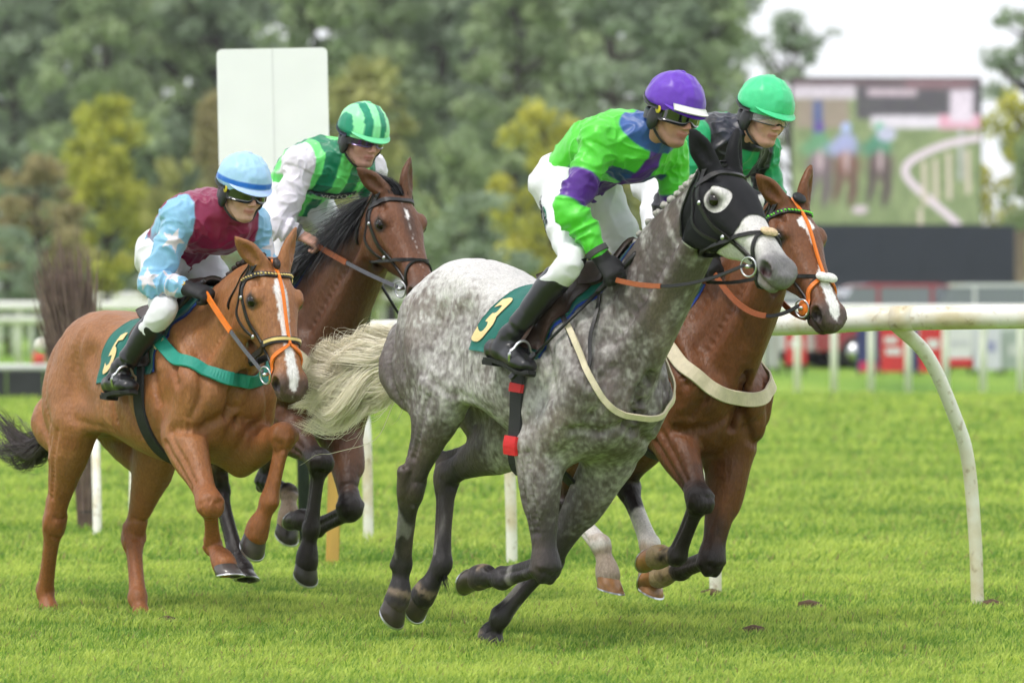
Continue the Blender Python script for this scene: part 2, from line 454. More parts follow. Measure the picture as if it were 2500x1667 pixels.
# sign board on a dark post, yellow stake
def rounded_board(name, w_, h_, th, r, mt, parent, c):
    P = []
    for cx, cy, a0 in ((w_ / 2 - r, h_ / 2 - r, 0), (-w_ / 2 + r, h_ / 2 - r, 90), (-w_ / 2 + r, -h_ / 2 + r, 180), (w_ / 2 - r, -h_ / 2 + r, 270)):
        P += [(cx + r * math.cos(R(a0 + a)), cy + r * math.sin(R(a0 + a))) for a in np.linspace(0, 90, 8)]
    n = len(P); V = [(c[0] + x, c[1] - th / 2, c[2] + z) for x, z in P] + [(c[0] + x, c[1] + th / 2, c[2] + z) for x, z in P] + [(c[0], c[1] - th / 2, c[2]), (c[0], c[1] + th / 2, c[2])]
    Q = [(j, n + j, n + (j + 1) % n, (j + 1) % n) for j in range(n)]
    F3 = [(2 * n, j, (j + 1) % n) for j in range(n)] + [(2 * n + 1, n + (j + 1) % n, n + j) for j in range(n)]
    return mesh_np(name, np.array(V), F4=np.array(Q), F3=np.array(F3), mat=mt, parent=parent, smooth=False)
MATS2['board'] = mat('board', (.93, .93, .95), .45, noise=.03, scale=5, bump=.05, bscale=12)
MATS2['dark_post'] = mat('dark_post', (.022, .028, .036), .6, noise=.3, scale=12); MATS2['yellow_wood'] = mat('yellow_wood', (.56, .34, .085), .7, noise=.3, scale=9, bump=.3, bscale=40, stretch=(1, 1, .15))
sg = empty('sign_board', (-1.215, 27.5, 0)); sg.rotation_euler = (0, R(-1.2), R(3)); tag(sg, 'tall blank white board with rounded corners on a dark post', 'sign')
rounded_board('board', .622, .70, .03, .03, MATS2['board'], sg, (-.08, -.05, 2.47))
tube0('post', [(.05, .0, -.1), (.04, .0, 2.2)], .036, MATS2['dark_post'], sg, 14)
V = []
mesh_np('board_joint', np.array([(-.085, -.0665, 2.125), (-.071, -.0665, 2.125), (-.071, -.0665, 2.815), (-.085, -.0665, 2.815), (-.085, -.06, 2.125), (-.071, -.06, 2.125), (-.071, -.06, 2.815), (-.085, -.06, 2.815)]), F4=np.array([(0, 1, 2, 3), (4, 7, 6, 5), (0, 4, 5, 1), (3, 2, 6, 7), (0, 3, 7, 4), (1, 5, 6, 2)]), mat=mat('board_gap', (.82, .82, .84), .6), parent=sg, smooth=False)
def box(name, c, s, mt, parent=None, rz=0, bev=.0):
    import bmesh
    bm = bmesh.new(); bmesh.ops.create_cube(bm, size=1)
    for v in bm.verts: v.co = Vector((v.co.x * s[0], v.co.y * s[1], v.co.z * s[2]))
    if bev > 0: bmesh.ops.bevel(bm, geom=list(bm.edges), offset=bev, segments=2, affect='EDGES')
    me = bpy.data.meshes.new(name); bm.to_mesh(me); bm.free(); me.materials.append(mt)
    o = bpy.data.objects.new(name, me); o.location = c; o.rotation_euler = (0, 0, rz); link(o, parent); return o
o = box('stake', (-.945, 25.85, .33), (.068, .04, .80), MATS2['yellow_wood'], None, R(8), .006); o.rotation_euler[1] = R(1.5); tag(o, 'yellow wooden stake standing in the grass between the horses', 'stake')

# birch wing at the left: bundle of twigs bound at the foot
def birch():
    rg = np.random.default_rng(9); rt = empty('birch_wing', (-2.58, 29.6, 0)); tag(rt, 'upright bundle of brown birch twigs at the end of the rail', 'birch bundle')
    L = []; n = 1500
    for q in range(n):
        a, r = rg.random() * 2 * np.pi, math.sqrt(rg.random()); b = np.array([r * math.cos(a) * .055, r * math.sin(a) * .055, 0])
        tp = np.array([r * math.cos(a) * .165 + rg.normal() * .03 - .14, r * math.sin(a) * .13, 1.50 + .13 * rg.normal()])
        t = np.linspace(0, 1, 8)[:, None]
        p = b + (tp - b) * np.hstack([t ** 1.6, t ** 1.6, t]) + rg.normal(size=(8, 3)) * .012 * t
        L.append(p)
    hair('twigs', np.array(L), .0050, mat('birch', (.21, .145, .125), .8, noise=.35, scale=14), rt, .4, 2)
    P = np.array([(0, 0, -.05), (0, 0, .2), (0, 0, .5), (0, 0, .52)])
    tube0('bark_core', [(0, 0, -.05), (-.004, 0, .25), (-.012, 0, .55)], .050, mat('bark', (.085, .040, .024), .85, noise=.5, scale=10, bump=.6, bscale=30, stretch=(1, 1, .15)), rt, 14)
    for z in (.12, .44): 
        th = np.linspace(0, 2 * np.pi, 25); tube0('tie', [(.058 * math.cos(a), .058 * math.sin(a), z) for a in th], .004, MATS2['dark_post'], rt, 6)
birch()
# ------------------------------------------------------------------ distant rails, hoardings, cars, screen
def far_rail(name, label, pts, h, n, pr, rr, lean=.25, mid=None):
    rt = empty(name, (0, 0, 0)); tag(rt, label, 'rail')
    P = np.array(pts, float)
    tube0('rail_tube', np.hstack([catmull(P, 6), np.full((len(catmull(P, 6)), 1), h)]), rr, MATS2['rail_far'], rt, 10)
    if mid: tube0('rail_tube', np.hstack([catmull(P, 6), np.full((len(catmull(P, 6)), 1), mid)]), rr * .8, MATS2['rail_far'], rt, 8)
    C = catmull(P, 40); s = np.concatenate([[0], np.cumsum(np.linalg.norm(np.diff(C, axis=0), axis=1))]); q = np.linspace(0, s[-1], n)
    for t in q:
        x, y = np.interp(t, s, C[:, 0]), np.interp(t, s, C[:, 1])
        tube0('post', [(x, y + lean, -.05), (x, y + lean * .9, h * .6), (x, y + lean * .4, h * .92), (x, y, h)], pr, MATS2['rail_far'], rt, 8)
    return rt
far_rail('running_rail', 'distant white running rail across the far turf, right of the bay horse', [(3.2, 73.4), (5.6, 72.6), (8.6, 71.6)], 1.24, 11, .060, .06, .1)
far_rail('running_rail', 'far white rail with closely spaced posts behind the birch bundle', [(-15.5, 112), (-12, 114), (-7.2, 116)], .86, 24, .06, .09, .1)
far_rail('running_rail', 'faint cream rail along the foot of the wood', [(-22, 148), (-16, 150), (-8, 152), (-2, 154)], 1.36, 20, .11, .15, .5)

far_rail('running_rail', 'pale double rail in the distance left of the birch bundle', [(-12.6, 99), (-9.4, 100.5), (-6.2, 102)], 1.22, 14, .055, .10, .2, .95)
MATS2['black_panel'] = mat('black_panel', (.022, .024, .028), .7, noise=.3, scale=3); MATS2['white_top'] = mat('white_top', (.7, .7, .7), .5)
hd_ = empty('hurdle', (-7.3, 67.5, 0)); tag(hd_, 'low black hurdle with a white top rail on the far turf', 'hurdle')
for i in range(5): box('panel', (-1.0 + i * .52, 0, .20), (.50, .10, .40), MATS2['black_panel'], hd_, 0, .01)
tube0('top_rail', [(-1.3, 0, .44), (1.35, 0, .44)], .05, MATS2['white_top'], hd_, 10); box('end_post', (1.36, 0, .26), (.10, .12, .52), MATS2['white_top'], hd_, 0, .01)
cn = empty('marker_cone', (-9.6, 99, 0)); tag(cn, 'small red and white marker cone by the far rail', 'cone')
tube0('body', [(0, 0, 0), (0, 0, .30)], [.16, .10], mat('cone_red', (.6, .06, .03), .6), cn, 12); tube0('band', [(0, 0, .30), (0, 0, .52)], [.10, .05], MATS2['white_top'], cn, 12)

# advertising boards below the cars
RED, WHT, NAV = (.56, .030, .035), (.66, .66, .68), (.030, .036, .14)
def ad(x0, x1, y0, y1, yd, col, label, band=None):
    """board standing at distance yd"""
    cx, w_ = (x0 + x1) / 2, x1 - x0; h_ = y1 - y0
    o = empty('advertising_board', (cx, yd, 0)); tag(o, label, 'board', 'advertising boards below the car park')
    box('panel', (0, 0, (y0 + y1) / 2), (w_, .06, h_), mat('ad', col, .6, noise=.12, scale=2.0), o, 0, .005)
    if band is not None:
        for (bx, bz, bw, bh, bc) in band: box('print_block', (bx * w_, -.034, y0 + bz * h_), (bw * w_, .006, bh * h_), mat('adp', bc, .6), o)
    for sx in (-1, 1): box('leg', (sx * w_ * .4, .06, y0 / 2 + .02), (.05, .05, y0 + .1), MATS2['dark_post'], o)
def pxx(px, d): return (px - 1250) / 11905 * d
D = 88
ad(pxx(1925, D), pxx(1978, D), .18, .86, D + 1, RED, 'small red board half hidden by the bay horse nose', [(0, .55, .6, .2, WHT)])
ad(pxx(2092, D), pxx(2146, D), .06, .86, D, NAV, 'narrow navy board left of the first red board', [(0, .12, .8, .22, (.55, .02, .10))])
ad(pxx(2150, D), pxx(2212, D), .06, .88, D, RED, 'first tall red board with pale lettering blocks', [(-.1, .7, .5, .14, WHT), (0, .45, .6, .16, WHT)])
ad(pxx(2216, D), pxx(2240, D), .06, .86, D, NAV, 'thin navy strip between the two red boards', None)
ad(pxx(2244, D), pxx(2300, D), .06, .88, D, RED, 'second tall red board beside the white board', [(.1, .62, .5, .2, WHT)])
ad(pxx(2312, D), pxx(2374, D), .16, .86, D, WHT, 'white board with a red lower band', [(0, .10, 1.0, .22, RED), (0, .6, .7, .12, (.5, .5, .55))])
ad(pxx(2378, D), pxx(2444, D), .10, .86, D, (.60, .60, .68), 'pale lilac board beside the end board', [(0, .55, .6, .25, (.3, .3, .5))])
ad(pxx(2450, D), pxx(2540, D), .10, .80, D + .5, (.34, .40, .36), 'grey green board at the end of the row by the frame edge', [(0, .5, .6, .3, (.55, .58, .55))])
ad(pxx(1880, D), pxx(1912, D), .12, .80, D + 1.2, (.40, .42, .40), 'grey board behind the bay horse breast band', None)

def car(x, y, col, rz, label, kind=0):
    rt = empty('parked_car', (x, y, 0)); rt.rotation_euler = (0, 0, rz); tag(rt, label, 'car', 'cars parked behind the advertising boards')
    L, W = 4.2, 1.75; m = mat('car_paint', col, .25, .1, coatw=1.0, spec=.6); gl = MATS2['glass']
    prof = [(-2.1, .35), (-2.12, .75), (-1.95, .92), (-1.2, .98), (1.05, .96), (1.85, .84), (2.1, .66), (2.12, .35)] if kind == 0 else [(-2.1, .35), (-2.14, .9), (-2.0, 1.02), (-1.2, 1.04), (1.0, 1.02), (1.9, .9), (2.12, .7), (2.12, .35)]
    def ext(name, pr, hw, mt, inset=0):
        n = len(pr); V = [(a, -hw, z) for a, z in pr] + [(a, hw, z) for a, z in pr]
        Q = [(j, j + 1, n + j + 1, n + j) for j in range(n - 1)] + [(n - 1, 0, n, 2 * n - 1)]
        c = len(V); V += [(0, -hw, .6), (0, hw, .6)]; zc = sum(z for _, z in pr) / n; V[c] = (0, -hw, zc); V[c + 1] = (0, hw, zc)
        F3 = [(c, (j + 1) % n, j) for j in range(n)] + [(c + 1, n + j, n + (j + 1) % n) for j in range(n)]
        return mesh_np(name, np.array(V), F4=np.array(Q)[:, ::-1], F3=np.array(F3), mat=mt, parent=rt, smooth=False)
    ext('body', prof, W / 2, m)
    rf = 1.46 if kind == 0 else 1.66
    cab = [(-1.75, .97), (-1.35, rf - .08), (-1.0, rf), (.35, rf), (.62, rf - .06), (1.25, .96)]
    ext('cabin', cab, W / 2 - .10, gl)
    ext('roof', [(-1.36, rf - .06), (-1.0, rf + .02), (.36, rf + .02), (.66, rf - .05)], W / 2 - .085, m)
    for px_ in (-.45, .45):
        box('pillar', (px_ * 1.2 - .3, -(W / 2 - .09), (rf + .95) / 2), (.07, .03, rf - .98), m, rt)
    for sx in (-1.3, 1.3):
        for sy in (-1, 1):
            w_ = tube0('wheel', [(sx, sy * (W / 2 - .2), .32), (sx, sy * (W / 2 + .01), .32)], .32, MATS2['tyre'], rt, 18); tube0('rim', [(sx, sy * (W / 2), .32), (sx, sy * (W / 2 + .02), .32)], .19, MATS['steel'], w_, 12)
    for sy in (-1, 1):
        box('headlight', (2.08, sy * .62, .68), (.08, .3, .14), MATS2['white_top'], rt); box('tail_light', (-2.10, sy * .66, .80), (.06, .22, .14), MATS['red'] if 'red' in MATS else MATS2['white_top'], rt)
MATS2['glass'] = mat('glass_dark', (.17, .19, .22), .10, spec=.8); MATS2['tyre'] = mat('tyre', (.02, .02, .02), .8)  # window colour lightened to stand in for reflected sky
for k, (px_, dd, col, rz, lb, kd) in enumerate((
    (1975, 97, (.60, .60, .62), 10, 'silver parked car partly behind the bay horse head', 0),
    (2105, 98, (.62, .63, .66), 172, 'white parked car left of the red car', 0),
    (2225, 97, (.32, .03, .05), 8, 'dark red parked car behind the curved rail post', 1),
    (2350, 98.5, (.12, .13, .15), 175, 'dark grey parked car right of the red car', 0),
    (2462, 97, (.58, .59, .62), 6, 'pale parked car at the end of the row', 1),
    (1850, 99, (.06, .08, .14), 4, 'navy parked car hidden behind the bay horse', 0))):
    car(pxx(px_, dd), dd, col, R(rz), lb, kd)

# big screen on its dark base
DS = 140.0
def scr_z(py): return 1.426 + (723 - py) / 11905 * DS
scn = empty('video_screen', (pxx(2165, DS), DS, 0)); tag(scn, 'big video screen showing the race, standing on a dark blue base', 'screen')
x0, x1, z0, z1 = pxx(1935, DS) - pxx(2165, DS), pxx(2394, DS) - pxx(2165, DS), scr_z(548), scr_z(192)
box('cabinet', ((x0 + x1) / 2, .35, (z0 + z1) / 2), (x1 - x0 + .08, .5, z1 - z0 + .08), MATS2['dark_post'], scn, 0, .02)
def screen_picture():
    nx, nz = 184, 144; U, W = np.meshgrid(np.linspace(0, 1, nx), np.linspace(0, 1, nz)); u, v = U.ravel(), W.ravel()   # v up
    P = np.stack([u * 4, v * 3, 0 * u], 1); nz1 = vnoise(P, 5, 3); nz2 = vnoise(P, 22, 4)
    c = mixc(np.tile((.17, .24, .085), (len(u), 1)), (.23, .30, .12), sstep(-.4, .6, nz1)); c *= (1 + .12 * nz2)[:, None]
    def rect(a0, a1, b0, b1, col, e=.016):
        m = sstep(a0 - e, a0 + e, u) * sstep(a1 + e, a1 - e, u) * sstep(b0 - e, b0 + e, v) * sstep(b1 + e, b1 - e, v); return m, col
    def blob(cx, cy, rx, ry, col, k=.35):
        d = np.sqrt(((u - cx) / rx) ** 2 + ((v - cy) / ry) ** 2); return sstep(1 + k, 1 - k, d), col
    items = [rect(-.1, 1.1, .93, 1.1, (.10, .05, .07)), rect(-.1, .34, .86, .95, (.62, .56, .62)), rect(.34, 1.1, .72, .95, (.055, .045, .065)), rect(.40, .66, .88, .93, (.55, .45, .50)), rect(.60, .95, .93, 1.0, (.20, .10, .12)),
             rect(.42, 1.1, .66, .745, (.72, .68, .74)), rect(.78, 1.1, .655, .75, (.72, .36, .46)), rect(.84, .96, .70, .92, (.74, .66, .74)), rect(.02, .30, .66, .86, (.30, .24, .18)), rect(.11, .16, .60, .85, (.05, .09, .26)),
             rect(.885, .905, .30, .66, (.48, .50, .50))]
    for (cx, body, silk, cap) in ((.14, (.16, .11, .13), (.10, .30, .14), (.10, .04, .30)), (.28, (.17, .07, .05), (.34, .38, .62), (.40, .50, .80)), (.46, (.085, .045, .05), (.05, .24, .14), (.10, .45, .25))):
        items += [blob(cx + .01, .41, .070, .11, body, .5), blob(cx - .035, .30, .022, .10, tuple(.7 * q for q in body), .6), blob(cx - .055, .20, .012, .06, tuple(.6 * q for q in body), .7), blob(cx + .045, .27, .024, .11, tuple(.7 * q for q in body), .6), blob(cx + .025, .18, .014, .06, tuple(.6 * q for q in body), .7), blob(cx - .02, .52, .075, .05, silk, .7), blob(cx, .47, .03, .10, tuple(1.8 * q for q in body)),
                  blob(cx + .005, .56, .055, .07, silk), blob(cx + .005, .665, .026, .035, cap), blob(cx + .008, .44, .012, .08, (.5, .40, .40))]
    items += [blob(.36, .10, .04, .03, (.62, .52, .56)), blob(.50, .62, .05, .05, (.50, .52, .66))]
    for m, col in items: c = mixc(c, col, np.clip(m * (1 + .25 * nz2), 0, 1))
    c = mixc(c, (.45, .40, .42), .55 * sstep(.25, .7, vnoise(P * (9, 5, 1), 6, 8)) * sstep(.90, .94, v)); c *= (1 + .16 * vnoise(P, 40, 6) + .10 * vnoise(P, 14, 9))[:, None]
    # curved white rail
    C = catmull([(1.02, .60), (.82, .55), (.66, .46), (.60, .38), (.63, .29), (.74, .16), (.84, .05), (.88, .0)], 24)
    d = np.min(np.hypot(u[:, None] - C[None, ::3, 0], (v[:, None] - C[None, ::3, 1]) * .78), 1); c = mixc(c, (.72, .62, .68), sstep(.028, .012, d))
    for (px_, py_, ln) in ((.70, .42, .28), (.76, .44, .26), (.83, .48, .30), (.93, .50, .28), (.68, .10, .14)):
        d = np.hypot((u - px_ - .02 * (py_ - v)), np.maximum(0, np.abs(v - (py_ - ln / 2)) - ln / 2)); c = mixc(c, (.58, .52, .40), sstep(.018, .008, d))
    V = np.stack([x0 + (x1 - x0) * u, np.full(len(u), .08), z0 + (z1 - z0) * v], 1)
    i = (np.arange(nz - 1)[:, None] * nx + np.arange(nx - 1)[None]).ravel()
    m = bpy.data.materials.new('screen_glow'); m.use_nodes = True; nt = m.node_tree; b = nt.nodes['Principled BSDF']; at = nt.nodes.new('ShaderNodeAttribute'); at.attribute_name = 'coat'
    b.inputs['Base Color'].default_value = (.01, .01, .01, 1); b.inputs['Roughness'].default_value = .5; nt.links.new(at.outputs['Color'], b.inputs['Emission Color']); b.inputs['Emission Strength'].default_value = 1.0
    o = mesh_np('picture', V, F4=np.stack([i, i + 1, i + nx + 1, i + nx], 1), mat=m, parent=scn); set_col(o, c * .88 + .03)
screen_picture()
bz0, bz1 = -.02, scr_z(550)
MATS2['base_navy'] = mat('base_navy', (.016, .020, .040), .55, noise=.25, scale=.5)
box('base_back', (pxx(2139, DS) - pxx(2165, DS), .05, (bz0 + bz1) / 2), (pxx(2478, DS) - pxx(1800, DS) - .1, .1, bz1 - bz0 - .1), MATS2['base_navy'], scn)
for i in range(6):
    xa = pxx(1800, DS) - pxx(2165, DS); xb = pxx(2478, DS) - pxx(2165, DS); w_ = (xb - xa) / 6
    box('base_panel', (xa + w_ * (i + .5), -.1, (bz0 + bz1) / 2), (w_ - .004, .12, bz1 - bz0), MATS2['base_navy'], scn, 0, .01)
wp = box('fence_post', (pxx(2492, DS - 4), DS - 4, 1.6), (.30, .30, 3.3), mat('old_wood', (.20, .15, .11), .8, noise=.3, scale=4, stretch=(1, 1, .2)), None, 0, .02); tag(wp, 'weathered wooden post beside the dark screen base', 'post')

# ------------------------------------------------------------------ trees
MATS2['bark_far'] = mat('bark_far', (.055, .045, .035), .9, noise=.4, scale=3)
MATS2['leaf'] = leaf_mat('leaf', trans=.30)
def tree_meshes(seed, h, rw, trunk_h, n_clump, n_leaf, leaf, cols, shape='round', gap=0.0):
    rg = np.random.default_rng(seed); LV, LC = [], []
    cl = []
    for i in range(n_clump):
        if shape == 'poplar':
            t = rg.random() ** .8; z = trunk_h * .6 + (h - trunk_h * .6) * t; r = rw * (.35 + .65 * math.sin(min(1, (1 - t) * 1.4 + .12) * 1.5707)) * math.sqrt(rg.random())
        else:
            t = rg.random(); z = trunk_h + (h - trunk_h) * t; r = rw * math.sqrt(max(.03, 1 - (2 * t - .85) ** 2 / 1.4)) * (rg.random() ** .45)
        a = rg.random() * 2 * np.pi
        cl.append((r * math.cos(a), r * math.sin(a), z, (.55 + .6 * rg.random()) * rw * (.34 if gap == 0 else .24)))
    for (x, y, z, cr) in cl:
        m = int(n_leaf * (.6 + .8 * rg.random())); d = nrm(rg.normal(size=(m, 3))) * (rg.random((m, 1)) ** .45) * cr * (1, 1, .75)
        LV.append(np.array([x, y, z]) + d)
        tone = rg.random(); cc = np.array(cols[0]) * (1 - tone) + np.array(cols[1]) * tone
        LC.append(cc * (.75 + .5 * rg.random((m, 1))))
    P = np.concatenate(LV); C = np.concatenate(LC); n = len(P); s = leaf * (.6 + .8 * rg.random((n, 1)))
    a = nrm(rg.normal(size=(n, 3)) + (0, 0, -.2)); b = nrm(np.cross(a, rg.normal(size=(n, 3))))
    V = np.stack([P - a * s, P - b * s * .5, P + a * s, P + b * s * .5], 1).reshape(-1, 3); i = np.arange(n) * 4
    # trunk with limbs reaching the clumps
    TV, TQ, o = [], [], 0
    def limb(p, r, k=7):
        nonlocal o
        p = np.asarray(p, float); T = nrm(np.gradient(p, axis=0)); S = nrm(np.cross(T, (.31, .9, .2))); U = np.cross(S, T); an = np.arange(k) * 2 * np.pi / k
        TV.append((p[:, None] + np.asarray(r)[:, None, None] * (S[:, None] * np.cos(an)[None, :, None] + U[:, None] * np.sin(an)[None, :, None])).reshape(-1, 3))
        for i_ in range(len(p) - 1):
            for j in range(k): TQ.append((o + i_ * k + j, o + i_ * k + (j + 1) % k, o + (i_ + 1) * k + (j + 1) % k, o + (i_ + 1) * k + j))
        o += len(p) * k
    tr = h * .018 + .04; pts = np.array([(0, 0, -.2), (.02 * h * rg.normal() * .3, 0, trunk_h), (.03 * h * rg.normal() * .4, .02 * h * rg.normal(), h * .6), (0, 0, h * .93)])
    limb(catmull(pts, 5), np.linspace(tr, tr * .12, 16))
    C2 = catmull(pts, 5)
    for (x, y, z, cr) in cl[:: max(1, n_clump // 26)]:
        b0 = C2[np.argmin(np.abs(C2[:, 2] - max(trunk_h * .8, z - .35 * math.hypot(x, y) - .5)))]
        e = np.array([x, y, z]); mid = (b0 + e) / 2 + np.array([0, 0, -.1 * np.linalg.norm(e - b0)])
        limb(catmull([b0, mid, e], 4), np.linspace(tr * .42, tr * .07, 9), 5)
    return V, np.stack([i, i + 1, i + 2, i + 3], 1), np.repeat(C, 4, 0), np.concatenate(TV), np.array(TQ)

TREE_CACHE = {}
def tree(key, loc, scale, rz, label, group, name='tree', **kw):
    if key not in TREE_CACHE:
        LV, LQ, LC, TV, TQ = tree_meshes(**kw)
        cr = mesh_np('crown', LV, F4=LQ, mat=MATS2['leaf'], smooth=False); set_col(cr, LC); tk = mesh_np('trunk', TV, F4=TQ, mat=MATS2['bark_far'])
        TREE_CACHE[key] = (cr, tk); first = True
    else: first = False
    cr, tk = TREE_CACHE[key]
    rt = empty(name, loc, (0, 0, rz)); rt.scale = scale if hasattr(scale, '__len__') else (scale,) * 3; tag(rt, label, 'tree', group)
    for o in (cr, tk):
        c = o if first else o.copy()
        if not first: COL.objects.link(c)
        c.parent = rt
    cr2 = [c for c in rt.children if c.name.startswith('crown')]
    for c in cr2: c['kind'] = 'stuff'
    return rt
rg = np.random.default_rng(77)
DKG = ((.255, .330, .225), (.370, .450, .300)); MID = ((.270, .355, .195), (.400, .490, .255)); YEL = ((.440, .450, .080), (.640, .610, .110)); OLV = ((.300, .330, .120), (.460, .450, .160)); BRN = ((.340, .290, .150), (.450, .390, .190))
# the wood behind: tall trees side by side
for k in range(17):
    dd = 185 + 22 * rg.random() + (14 if k % 2 else 0); px_ = (30 + k * 123 if k < 15 else -90 - (k - 15) * 125) + 34 * rg.normal()
    tree('wood%d' % (k % 4), (pxx(px_, dd), dd, 0), (.95 + .2 * rg.random()) * (.92 if k in (13, 14) else 1.0), rg.random() * 6.28, 'tall grey green tree in the solid wood behind the runners', 'trees of the wood behind the course', 'poplar_tree',
         seed=40 + k % 4, h=15.5, rw=2.5, trunk_h=2.0, n_clump=95, n_leaf=70, leaf=.20, cols=DKG if k % 4 < 2 else MID, shape='poplar')
for k in range(14):
    dd = 226 + 22 * rg.random(); px_ = -40 + k * 138 + 30 * rg.normal()
    tree('wood%d' % (k % 4), (pxx(px_, dd), dd, 0), 1.12 + .12 * rg.random(), rg.random() * 6.28, 'tall pale tree at the back of the wood', 'trees at the back of the wood', 'poplar_tree')
# smaller trees standing in front of the wood
for (px_, py_top, dd, wpx, cols, key, lab) in (
    (260, 235, 128, 230, ((.400, .430, .080), (.600, .590, .100)), 'yel', 'yellow green spreading tree with a dark trunk behind the birch bundle'),
    (90, 400, 122, 250, BRN, 'brn', 'low olive brown tree at the edge behind the chestnut horse'),
    (430, 400, 126, 170, OLV, 'olv', 'olive green bush tree left of the white board'),
    (530, 210, 150, 130, BRN, 'brn2', 'reddish brown tree peeping out left of the white board'),
    (900, 170, 150, 330, ((.320, .350, .130), (.460, .455, .165)), 'olv2', 'broad olive tree right of the white board'),
    (1110, 330, 140, 220, MID, 'mid', 'mid green tree between the striped cap and the grey horse'),
    (1330, 275, 135, 260, YEL, 'yel2', 'yellow tree behind the green rider back'),
    (1180, 480, 120, 260, DKG, 'dk', 'dark green bush below the yellow tree'),
    (1500, 420, 130, 240, OLV, 'olv', 'olive tree hidden behind the two leading riders'),
    (1750, 330, 160, 300, MID, 'mid', 'mid green tree behind the green cap'),
    (2490, 250, 160, 230, YEL, 'yel2', 'yellow green tree beside the video screen'),
    (2500, 330, 158, 130, MID, 'mid', 'green shrub tree between screen and wooden post'),
    (640, 520, 120, 220, DKG, 'dk', 'dark bush behind the maroon rider'),
    (20, 560, 118, 180, DKG, 'dk', 'dark bush at the foot of the wood beside the birch bundle')):
    hgt = 1.426 + (723 - py_top) / 11905 * dd; rw_ = wpx / 2 / 11905 * dd
    if key not in TREE_CACHE: pass
    tree(key, (pxx(px_, dd), dd, 0), (rw_ / 1.5, rw_ / 1.5, hgt / 6.0), rg.random() * 6.28, lab, 'smaller trees in front of the wood', 'tree', seed=60 + len(TREE_CACHE), h=6.0, rw=1.5, trunk_h=.9, n_clump=60, n_leaf=85, leaf=.11, cols=cols)
# open crowned tree against the sky, and the tree at the frame edge
tree('open', (pxx(1940, 172), 172, 0), 1.0, .6, 'open crowned tree with sky showing through above the video screen', None, 'tree', seed=91, h=11.6, rw=2.1, trunk_h=5.2, n_clump=46, n_leaf=42, leaf=.13, cols=DKG, gap=1.0)
tree('edge', (pxx(2530, 175), 175, 0), 1.0, 2.0, 'tall dark tree at the frame edge beyond the video screen', None, 'tree', seed=92, h=14.5, rw=1.9, trunk_h=2.0, n_clump=70, n_leaf=70, leaf=.16, cols=DKG, shape='poplar')
print('setting', round(time.time() - T0, 1))
# ------------------------------------------------------------------ horses
# trunk stations: x, top, bottom, half width, height of widest point (0..1)
TRUNK = np.array([
    (-.80, 1.22, 1.10, .040, .50), (-.74, 1.31, 1.06, .120, .55), (-.64, 1.425, 1.03, .190, .55), (-.52, 1.52, 1.01, .235, .58),
    (-.40, 1.575, 1.01, .262, .60), (-.26, 1.555, .985, .262, .58), (-.10, 1.515, .925, .280, .50), (.06, 1.495, .870, .297, .46),
    (.20, 1.505, .830, .297, .44), (.33, 1.555, .812, .275, .42), (.44, 1.580, .812, .248, .40), (.54, 1.500, .835, .225, .40),
    (.63, 1.380, .875, .185, .40), (.70, 1.250, .940, .120, .42), (.74, 1.150, 1.01, .030, .45)])

def rot_y(th):
    c, s_ = math.cos(th), math.sin(th)
    return np.array([[c, 0, -s_], [0, 1, 0], [s_, 0, c]])   # nose up for th > 0

class Horse:
    """pose and shape of one horse in its own frame (x forward, y left, z up)"""
    def __init__(s, **kw):
        s.__dict__.update(kw)
        a, r = R(s.yaw), R(s.roll)
        Fv = np.array([math.cos(a), -math.sin(a), 0]); L0 = np.array([math.sin(a), math.cos(a), 0]); Z = np.array([0, 0, 1.])
        s.Fv, s.Lv, s.Uv = Fv, L0 * math.cos(r) - Z * math.sin(r), Z * math.cos(r) + L0 * math.sin(r)
        s.MW = Matrix.Identity(4)
        for i in range(3):
            s.MW[i][0], s.MW[i][1], s.MW[i][2] = s.Fv[i], s.Lv[i], s.Uv[i]
        s.MW[0][3], s.MW[1][3] = s.O
        s.RT = rot_y(R(s.pitch)); s.TT = np.array([s.dx, 0, s.dz])
        # head frame: rows x (to muzzle), y (left), z (face normal)
        hx = nrm(s.head_dir); hy = np.array([0, 1., 0]) ; hy = nrm(hy - hx * (hy @ hx)); hz = np.cross(hx, hy)
        if s.head_roll:
            c, q = math.cos(R(s.head_roll)), math.sin(R(s.head_roll)); hy, hz = hy * c + hz * q, hz * c - hy * q
        s.HM = np.array([hx, hy, hz]); s.P = np.array(s.poll, float); s.HS = s.head_size

    def tr(s, p):   # trunk coordinates -> horse coordinates
        p = np.asarray(p, float); c = np.array([0, 0, 1.2])
        return (p - c) @ s.RT.T + c + s.TT
    def trv(s, v): return np.asarray(v, float) @ s.RT.T
    def hd(s, p):   # head coordinates -> horse coordinates
        return s.P + (np.asarray(p, float) * s.HS) @ s.HM
    def to_head(s, V): return ((V - s.P) @ s.HM.T) / s.HS

